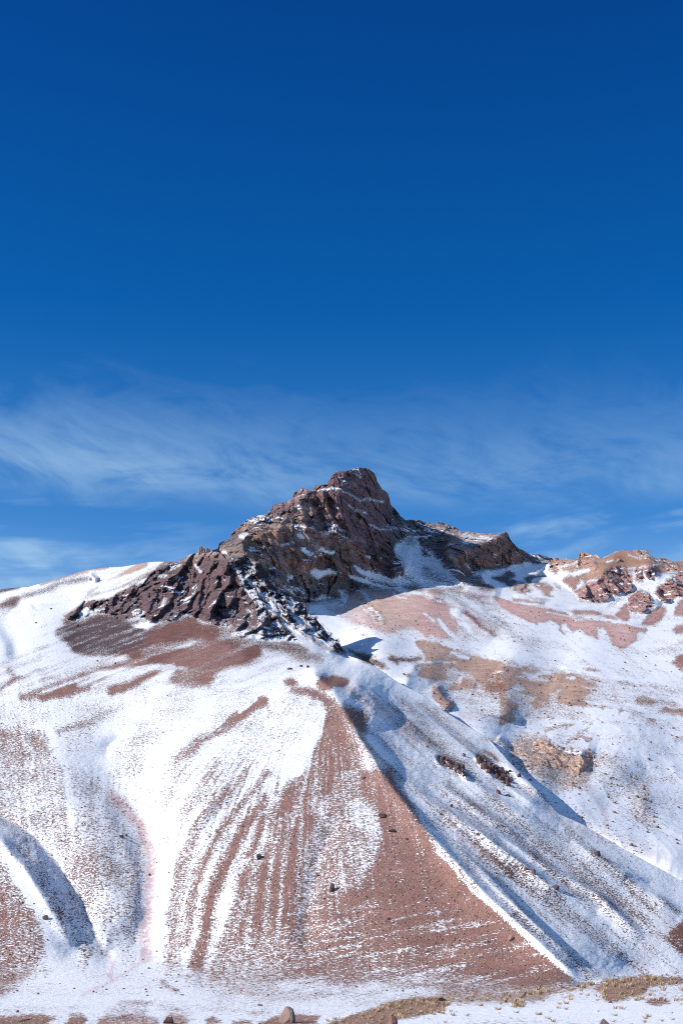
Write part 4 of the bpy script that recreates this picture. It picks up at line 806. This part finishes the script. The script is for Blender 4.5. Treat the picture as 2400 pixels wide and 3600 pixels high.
ROCKS = [
 ('boulder', 'spur_terrain', *cp('K', 1225, 355), 74, 62, 'tan', 'big pointed tan boulder at the bottom edge, largest of all the boulders', .35),
 ('boulder', 'spur_terrain', *cp('K', 715, 360), 40, 26, 'dark', 'dark reddish boulder on the brown hummock at the bottom left', 0),
 ('boulder', 'spur_terrain', *cp('K', 1100, 286), 22, 11, 'brown', 'small flat brown boulder alone on snow just above the big tan boulder', 0),
 ('boulder', 'spur_terrain', *cp('K', 76, 312), 12, 11, 'red', 'tiny reddish rock alone on snow near the bottom left corner', .2),
 ('boulder', 'spur_terrain', *cp('K', 630, 126), 12, 6, 'dark', 'tiny dark rock on snow where the two gullies meet', 0),
 ('boulder', 'foreground_terrace', *cp('J', 112, 440), 42, 44, 'red', 'angular dark red boulder at the bottom edge beside the grassy brown bank', .2),
 ('boulder', 'foreground_terrace', *cp('J', 1172, 445), 46, 40, 'snowy', 'grey boulder with snow on top at the bottom edge on the foreground snow', 0),
 ('boulder', 'foreground_terrace', *cp('J', 340, 312), 52, 14, 'red', 'long low red slab on the crest of the grassy bank', 0),
 ('boulder', 'foreground_terrace', *cp('J', 775, 290), 15, 18, 'tan', 'small pale pointed stone in the dry grass on the foreground crest', .4),
 ('boulder', 'foreground_terrace', *cp('J', 1200, 322), 16, 12, 'red', 'small squarish red stone below the brown grassy knoll', 0),
 ('boulder', 'foreground_terrace', *cp('J', 1380, 248), 12, 10, 'brown', 'small brown stone on the right end of the grassy knoll', 0),
 ('boulder', 'spur_terrain', *cp('C', 1190, 416), 28, 24, 'dark', 'dark mauve boulder on the striped red scree left of centre', 0),
 ('boulder', 'spur_terrain', *cp('C', 1522, 566), 22, 34, 'dark', 'tall dark boulder standing on the pale snow streak below the striped scree', .3),
 ('boulder', 'spur_terrain', *cp('C', 1488, 602), 11, 10, 'brown', 'small brown stone just below the tall dark boulder', 0),
 ('boulder', 'spur_terrain', *cp('C', 1462, 496), 9, 9, 'dark', 'small dark stone up left of the tall dark boulder', 0),
 ('boulder', 'spur_terrain', *cp('C', 1108, 270), 15, 12, 'tan', 'small pale boulder on a snow stripe at the upper part of the striped scree', 0),
 ('boulder', 'spur_terrain', *cp('C', 995, 296), 12, 10, 'brown', 'small brown stone between the two left snow stripes of the fan', 0),
 ('boulder', 'spur_terrain', *cp('C', 962, 318), 10, 8, 'brown', 'lower of the two small brown stones on the left snow stripes', 0),
 ('boulder', 'spur_terrain', *cp('C', 207, 694), 24, 20, 'brown', 'brown boulder on the snowy rib left of the dark gully, long shadow to its right', 0),
 ('boulder', 'spur_terrain', *cp('C', 560, 318), 22, 12, 'dark', 'dark broken rocks on the speckled slope left of the pink channel', 0),
 ('boulder', 'spur_terrain', *cp('C', 580, 314), 12, 10, 'dark', 'small dark rock touching the right end of the broken rocks on the speckled slope', 0),
 ('boulder', 'spur_terrain', *cp('C', 686, 494), 9, 9, 'dark', 'tiny dark rock in the middle of the pink channel', 0),
 ('boulder', 'spur_terrain', *cp('D', 776, 790), 34, 20, 'tan', 'pale flat-topped boulder on the lower right of the red scree triangle', 0),
 ('boulder', 'spur_terrain', *cp('D', 670, 800), 12, 10, 'dark', 'small dark stone left of the pale flat-topped boulder', 0),
 ('boulder', 'spur_terrain', *cp('D', 216, 696), 12, 12, 'dark', 'small dark stone in the middle of the red scree triangle', 0),
 ('boulder', 'spur_terrain', *cp('D', 190, 226), 34, 18, 'dark', 'dark ledge rock at the top of the red scree by the snow patch', 0),
 ('boulder', 'spur_terrain', *cp('D', 230, 292), 34, 10, 'dark', 'low dark ledge just below the topmost ledge of the red scree', 0),
 ('boulder', 'spur_terrain', *cp('D', 300, 328), 16, 8, 'dark', 'small dark ledge rock near the right edge of the upper red scree', 0),
 ('boulder', 'spur_terrain', *cp('D', 105, 50), 18, 12, 'dark', 'dark stone high on the spur crest in red scree', 0),
 ('boulder', 'spur_terrain', *cp('D', 500, 178), 22, 12, 'red', 'red boulder in the shaded upper gully on the spur\'s right side', 0),
 ('boulder', 'spur_terrain', *cp('D', 455, 212), 10, 8, 'red', 'small orange-red stone just below the boulder in the shaded gully', 0),
 ('boulder', 'spur_terrain', *cp('D', 625, 306), 16, 12, 'red', 'lone orange-red stone in the middle of the speckled right flank', 0),
 ('boulder', 'spur_terrain', *cp('D', 720, 116), 24, 18, 'red', 'red boulder below the dark outcrop on the right flank', 0),
 ('boulder', 'spur_terrain', *cp('D', 762, 128), 22, 9, 'dark', 'flat dark stone right of the red boulder below the outcrop', 0),
 ('boulder', 'spur_terrain', *cp('D', 832, 224), 10, 8, 'dark', 'tiny black stone in the long blue shadow of the right flank', 0),
 ('boulder', 'spur_terrain', *cp('D', 846, 466), 20, 18, 'red', 'upper left boulder of the red pair on the flank rib', 0),
 ('boulder', 'spur_terrain', *cp('D', 883, 486), 20, 20, 'red', 'lower right boulder of the red pair on the flank rib', 0),
 ('boulder', 'spur_terrain', *cp('D', 935, 524), 12, 10, 'brown', 'small brown stone down right of the red pair', 0),
 ('boulder', 'spur_terrain', *cp('D', 985, 554), 30, 14, 'dark', 'flat dark slab where the long thin shadow starts on the flank rib', 0),
 ('boulder', 'spur_terrain', *cp('D', 1000, 604), 14, 10, 'red', 'small red stone below the flat dark slab', 0),
 ('boulder', 'spur_terrain', *cp('D', 1175, 402), 30, 22, 'dark', 'dark boulder alone on the smooth right snow rib', 0),
 ('boulder', 'spur_terrain', *cp('D', 1218, 430), 10, 10, 'dark', 'small dark stone down right of the boulder on the smooth rib', 0),
 ('boulder', 'spur_terrain', *cp('D', 1312, 460), 12, 8, 'brown', 'small brown stone on open snow near the right valley', 0),
 ('boulder', 'spur_terrain', *cp('D', 1415, 758), 9, 8, 'dark', 'tiny dark stone on the valley snow near the right edge', 0),
 ('boulder', 'spur_terrain', *cp('I', 158, 590), 16, 16, 'brown', 'small brown boulder on the upper flank left of the dark outcrops', 0),
 ('boulder', 'spur_terrain', *cp('I', 362, 642), 20, 16, 'red', 'red boulder just up left of the larger dark outcrop', 0),
 ('boulder', 'spur_terrain', *cp('I', 662, 754), 20, 16, 'dark', 'dark boulder at the upper edge of the blue shadowed pocket', 0),
 ('boulder', 'spur_terrain', *cp('I', 612, 728), 16, 10, 'dark', 'small dark boulder right of the larger dark outcrop', 0),
 ('boulder', 'valley_terrain', *cp('I', 960, 804), 14, 12, 'tan', 'small pale boulder on snow below the eroded sandy outcrop', 0),
 ('boulder', 'valley_terrain', *cp('I', 620, 272), 10, 8, 'dark', 'tiny dark stone on the tan moraine hump', 0),
 ('boulder', 'valley_terrain', *cp('I', 1247, 128), 12, 8, 'red', 'tiny red stone on the open snow field far right', 0),
 ('boulder', 'spur_terrain', *cp('F', 620, 986), 26, 11, 'dark', 'flat dark boulder on the snow saddle below the crag, with a shadow tail', 0),
 ('boulder', 'spur_terrain', *cp('F', 705, 968), 12, 9, 'dark', 'left one of two small dark boulders on the snow saddle', 0),
 ('boulder', 'spur_terrain', *cp('F', 750, 972), 16, 10, 'dark', 'right one of two small dark boulders on the snow saddle', 0),
 ('boulder', 'spur_terrain', *cp('E', 535, 590), 16, 10, 'dark', 'dark rock at the left end of the scree under the crag', 0),
 ('boulder', 'spur_terrain', *cp('E', 352, 474), 12, 8, 'brown', 'brown rock on open snow left of the crag', 0),
 ('boulder', 'spur_terrain', *cp('E', 252, 570), 11, 6, 'dark', 'dark flat rock on open snow, lower left of the brown rock beside the crag', 0),
 ('boulder', 'spur_terrain', *cp('E', 672, 834), 9, 7, 'dark', 'tiny dark rock on the snow bowl below the crag', 0),
 ('boulder', 'spur_terrain', *cp('E', 795, 850), 11, 8, 'dark', 'small dark rock at the right rim of the snow bowl under the scree', 0),
 ('boulder', 'spur_terrain', *cp('E', 685, 278), 14, 16, 'tan', 'orange-tan rock beside the hollow on the left dome', .2),
]
for i, r in enumerate(ROCKS):
    kind, sh, x, y, w, h, mat, lab, pk = r
    rock(kind, sh, x, y, w, h, mat, lab, 'boulder', seed=101 + i, peak=pk, sub=4 if w > 18 else 3)
# outcrops: several broken blocks grown together
def outcrop(sh, x, y, w, h, mat, lab, seed, n=26, dx=1., dy=.6):
    g0 = ground(sh, x, y); k = g0[1] / FOC; r = random.Random(seed)
    o = bpy.data.objects.new('rock_outcrop', None); C.objects.link(o); o.location = g0; o['label'] = lab; o['category'] = 'rock outcrop'
    for i in range(n):
        t = r.uniform(-1, 1); q = x + t * w / 2 * dx, y + t * h / 2 * dy + r.uniform(-.3, .3) * h
        g = ground(sh, *q); s = r.uniform(.09, .24) * w * k
        me = rock_mesh(seed * 50 + i, s * r.uniform(.5, .8), s * .6, s * r.uniform(.5, .9), 3, 22); me.materials.append(RM[mat])
        b = bpy.data.objects.new('rock_block', me); C.objects.link(b); b.parent = o
        b.location = (g[0] - g0[0], g[1] - g0[1], g[2] - g0[2] + s * .02)
outcrop('spur_terrain', *cp('I', 525, 720), 105, 70, 'dark', 'larger dark red broken outcrop above the blue shadowed pocket', 5, 52, 1, 1.)
outcrop('spur_terrain', *cp('I', 300, 700), 85, 40, 'dark', 'smaller dark outcrop on the snowy flank, left of the larger one', 6, 38, 1, 1.)
outcrop('spur_terrain', *cp('I', 245, 648), 40, 10, 'dark', 'low line of dark blocks just above the smaller outcrop', 7, 10)
# rock towers on the skyline
def tower(px, py, w, h, lab, seed):
    g = ground('spur_terrain', px, py); k = g[1] / FOC; bm = bmesh.new(); r = random.Random(seed)
    for q in range(4):
        x = (q - 1.5) * w * k * .27; hh = h * k * [.8, 1.0, .72, .55][q] * r.uniform(.9, 1.05)
        rings = []
        for j in range(7):
            z = -h * k * .3 + (hh + h * k * .3) * j / 6; s = w * k * .26 * (1.1 - .5 * (j / 6) ** 1.5)
            rings.append([bm.verts.new((x + s * math.cos(a) * r.uniform(.75, 1.15), s * 1.2 * math.sin(a) * r.uniform(.75, 1.15), z + r.uniform(-.1, .1) * s)) for a in [i * math.pi / 4 for i in range(8)]])
        for a, b in zip(rings, rings[1:]):
            for i in range(8): bm.faces.new((a[i], a[(i + 1) % 8], b[(i + 1) % 8], b[i]))
        bm.faces.new(rings[-1])
    me = bpy.data.meshes.new('rock_pinnacle'); bm.to_mesh(me); bm.free(); me.materials.append(RM['brown'])
    o = bpy.data.objects.new('rock_pinnacle', me); C.objects.link(o); o.location = g; o['label'] = lab; o['category'] = 'rock pinnacle'; o['group'] = 'rock towers on the skyline'
tower(*cp('E', 1393, 84), 20, 24, 'taller of the two rock towers on the skyline left of the peak', 1)
tower(*cp('E', 1434, 80), 14, 17, 'shorter rock tower on the skyline, right of the taller one', 2)

# loose stones over the scree: too many to count
def scatter_stones(name, sh, n, region, smin, smax, mat, seed):
    r = np.random.default_rng(seed); x0, y0, x1, y1 = region
    X = r.uniform(x0, x1, n * 6); Y = r.uniform(y0, y1, n * 6)
    w = bil(ROCK, X, Y); keep = r.uniform(0, 1, n * 6) < np.clip(w, 0, .9) * .5 + .012
    X, Y = X[keep][:n], Y[keep][:n]; tm = [rock_mesh(900 + i, 1, 1, .7, 1, 6) for i in range(6)]
    tv = [np.array([v.co[:] for v in m.vertices]) for m in tm]; tf = [np.array([p.vertices[:] for p in m.polygons]) for m in tm]
    for m in tm: bpy.data.meshes.remove(m)
    xs, yb, yc, rows, V = SURF[sh]; vs_, fs = [], []; b = 0
    for i in range(len(X)):
        c = int(np.clip(round((X[i] - xs[0]) / (xs[1] - xs[0])), 0, len(xs) - 1)); t = (Y[i] - yb[c]) / (yc[c] - yb[c])
        if t < 0 or t > .995: continue
        g = V[int(t * (rows - 1)), c]; s = smin + (smax - smin) * r.uniform() ** 4; q = i % 6; a = r.uniform(0, 6.28)
        ca, sa = math.cos(a) * s, math.sin(a) * s; v = tv[q]
        vs_.append(np.stack([v[:, 0] * ca - v[:, 1] * sa + g[0], v[:, 0] * sa + v[:, 1] * ca + g[1], v[:, 2] * s + g[2] + .15 * s], -1)); fs.append(tf[q] + b); b += len(v)
    vs_ = np.concatenate(vs_); fs = np.concatenate(fs); me = bpy.data.meshes.new(name)
    me.vertices.add(len(vs_)); me.vertices.foreach_set('co', vs_.reshape(-1).astype(np.float32)); me.loops.add(fs.size); me.loops.foreach_set('vertex_index', fs.reshape(-1).astype(np.int32))
    me.polygons.add(len(fs)); me.polygons.foreach_set('loop_start', (np.arange(len(fs)) * 3).astype(np.int32)); me.polygons.foreach_set('loop_total', np.full(len(fs), 3, np.int32)); me.update(calc_edges=True)
    me.materials.append(RM[mat]); o = bpy.data.objects.new(name, me); C.objects.link(o); o['kind'] = 'stuff'
    o['label'] = 'loose stones scattered over the snow and scree'; o['category'] = 'stones'
scatter_stones('loose_stones', 'spur_terrain', 16000, (0, 2250, 2400, 3500), .08, .48, 'brown', 1)
scatter_stones('loose_stones', 'valley_terrain', 3500, (1250, 2150, 2400, 3000), .25, 1.2, 'brown', 2)

# dry grass tufts on the foreground bank
def grass():
    r = random.Random(4); vs_, fs, = [], []
    spots = []
    crest = pts('J', FG)
    for _ in range(120):
        x = r.uniform(1320, 2400); yc = np.interp(x, [p[0] for p in crest], [p[1] for p in crest]); spots.append((x, yc + abs(r.gauss(0, 9)) + 1))
    for _ in range(110):
        x = r.uniform(1140, 1560); yc = np.interp(x, [p[0] for p in crest], [p[1] for p in crest]) if x > 1300 else 3590 - (x - 1140) * .2; spots.append((x, yc + r.uniform(2, 60)))
    for _ in range(90): spots.append((r.gauss(2220, 90), r.uniform(3445, 3520)))
    for _ in range(70): spots.append((r.uniform(1500, 2400), r.uniform(3480, 3600)))
    for _ in range(25): spots.append(cp('J', r.gauss(738, 15), r.uniform(310, 345)))
    for x, y in spots:
        if y > 3620: continue
        g = ground('foreground_terrace', x, y); n = r.randint(14, 26); R = r.uniform(.12, .30) * g[1] / 110
        for _ in range(n):
            a = r.uniform(0, 6.28); d = r.uniform(0, .6) * R; l = R * r.uniform(.6, 1.5); tilt = r.uniform(.1, .9)
            bx, by, bz = g[0] + d * math.cos(a), g[1] + d * math.sin(a), g[2] - .03
            tx, ty, tz = bx + math.cos(a) * l * tilt, by + math.sin(a) * l * tilt, bz + l * .9; w = R * .17; pa = a + 1.57; b = len(vs_)
            vs_.extend([(bx + w * math.cos(pa), by + w * math.sin(pa), bz), (bx - w * math.cos(pa), by - w * math.sin(pa), bz), ((bx + tx) / 2 - w * .5 * math.cos(pa), (by + ty) / 2, bz + l * .6), (tx, ty, tz)]); fs.extend([(b, b + 1, b + 2), (b, b + 2, b + 3)])
    me = bpy.data.meshes.new('dry_grass'); me.from_pydata(vs_, [], fs)
    m = bpy.data.materials.new('dry_straw'); m.use_nodes = True; t = m.node_tree; bs = t.nodes['Principled BSDF']; n = t.nodes.new('ShaderNodeTexNoise'); n.inputs['Scale'].default_value = .9
    tcn = t.nodes.new('ShaderNodeTexCoord'); t.links.new(tcn.outputs['Object'], n.inputs['Vector']); cr = t.nodes.new('ShaderNodeMix'); cr.data_type = 'RGBA'; t.links.new(n.outputs['Fac'], cr.inputs[0]); cr.inputs[6].default_value = (.40, .27, .16, 1); cr.inputs[7].default_value = (.60, .44, .28, 1)
    t.links.new(cr.outputs[2], bs.inputs['Base Color']); bs.inputs['Roughness'].default_value = .8
    me.materials.append(m); o = bpy.data.objects.new('dry_grass', me); C.objects.link(o); o['kind'] = 'stuff'; o['label'] = 'yellow dry grass tufts along the foreground bank'; o['category'] = 'grass'
grass()
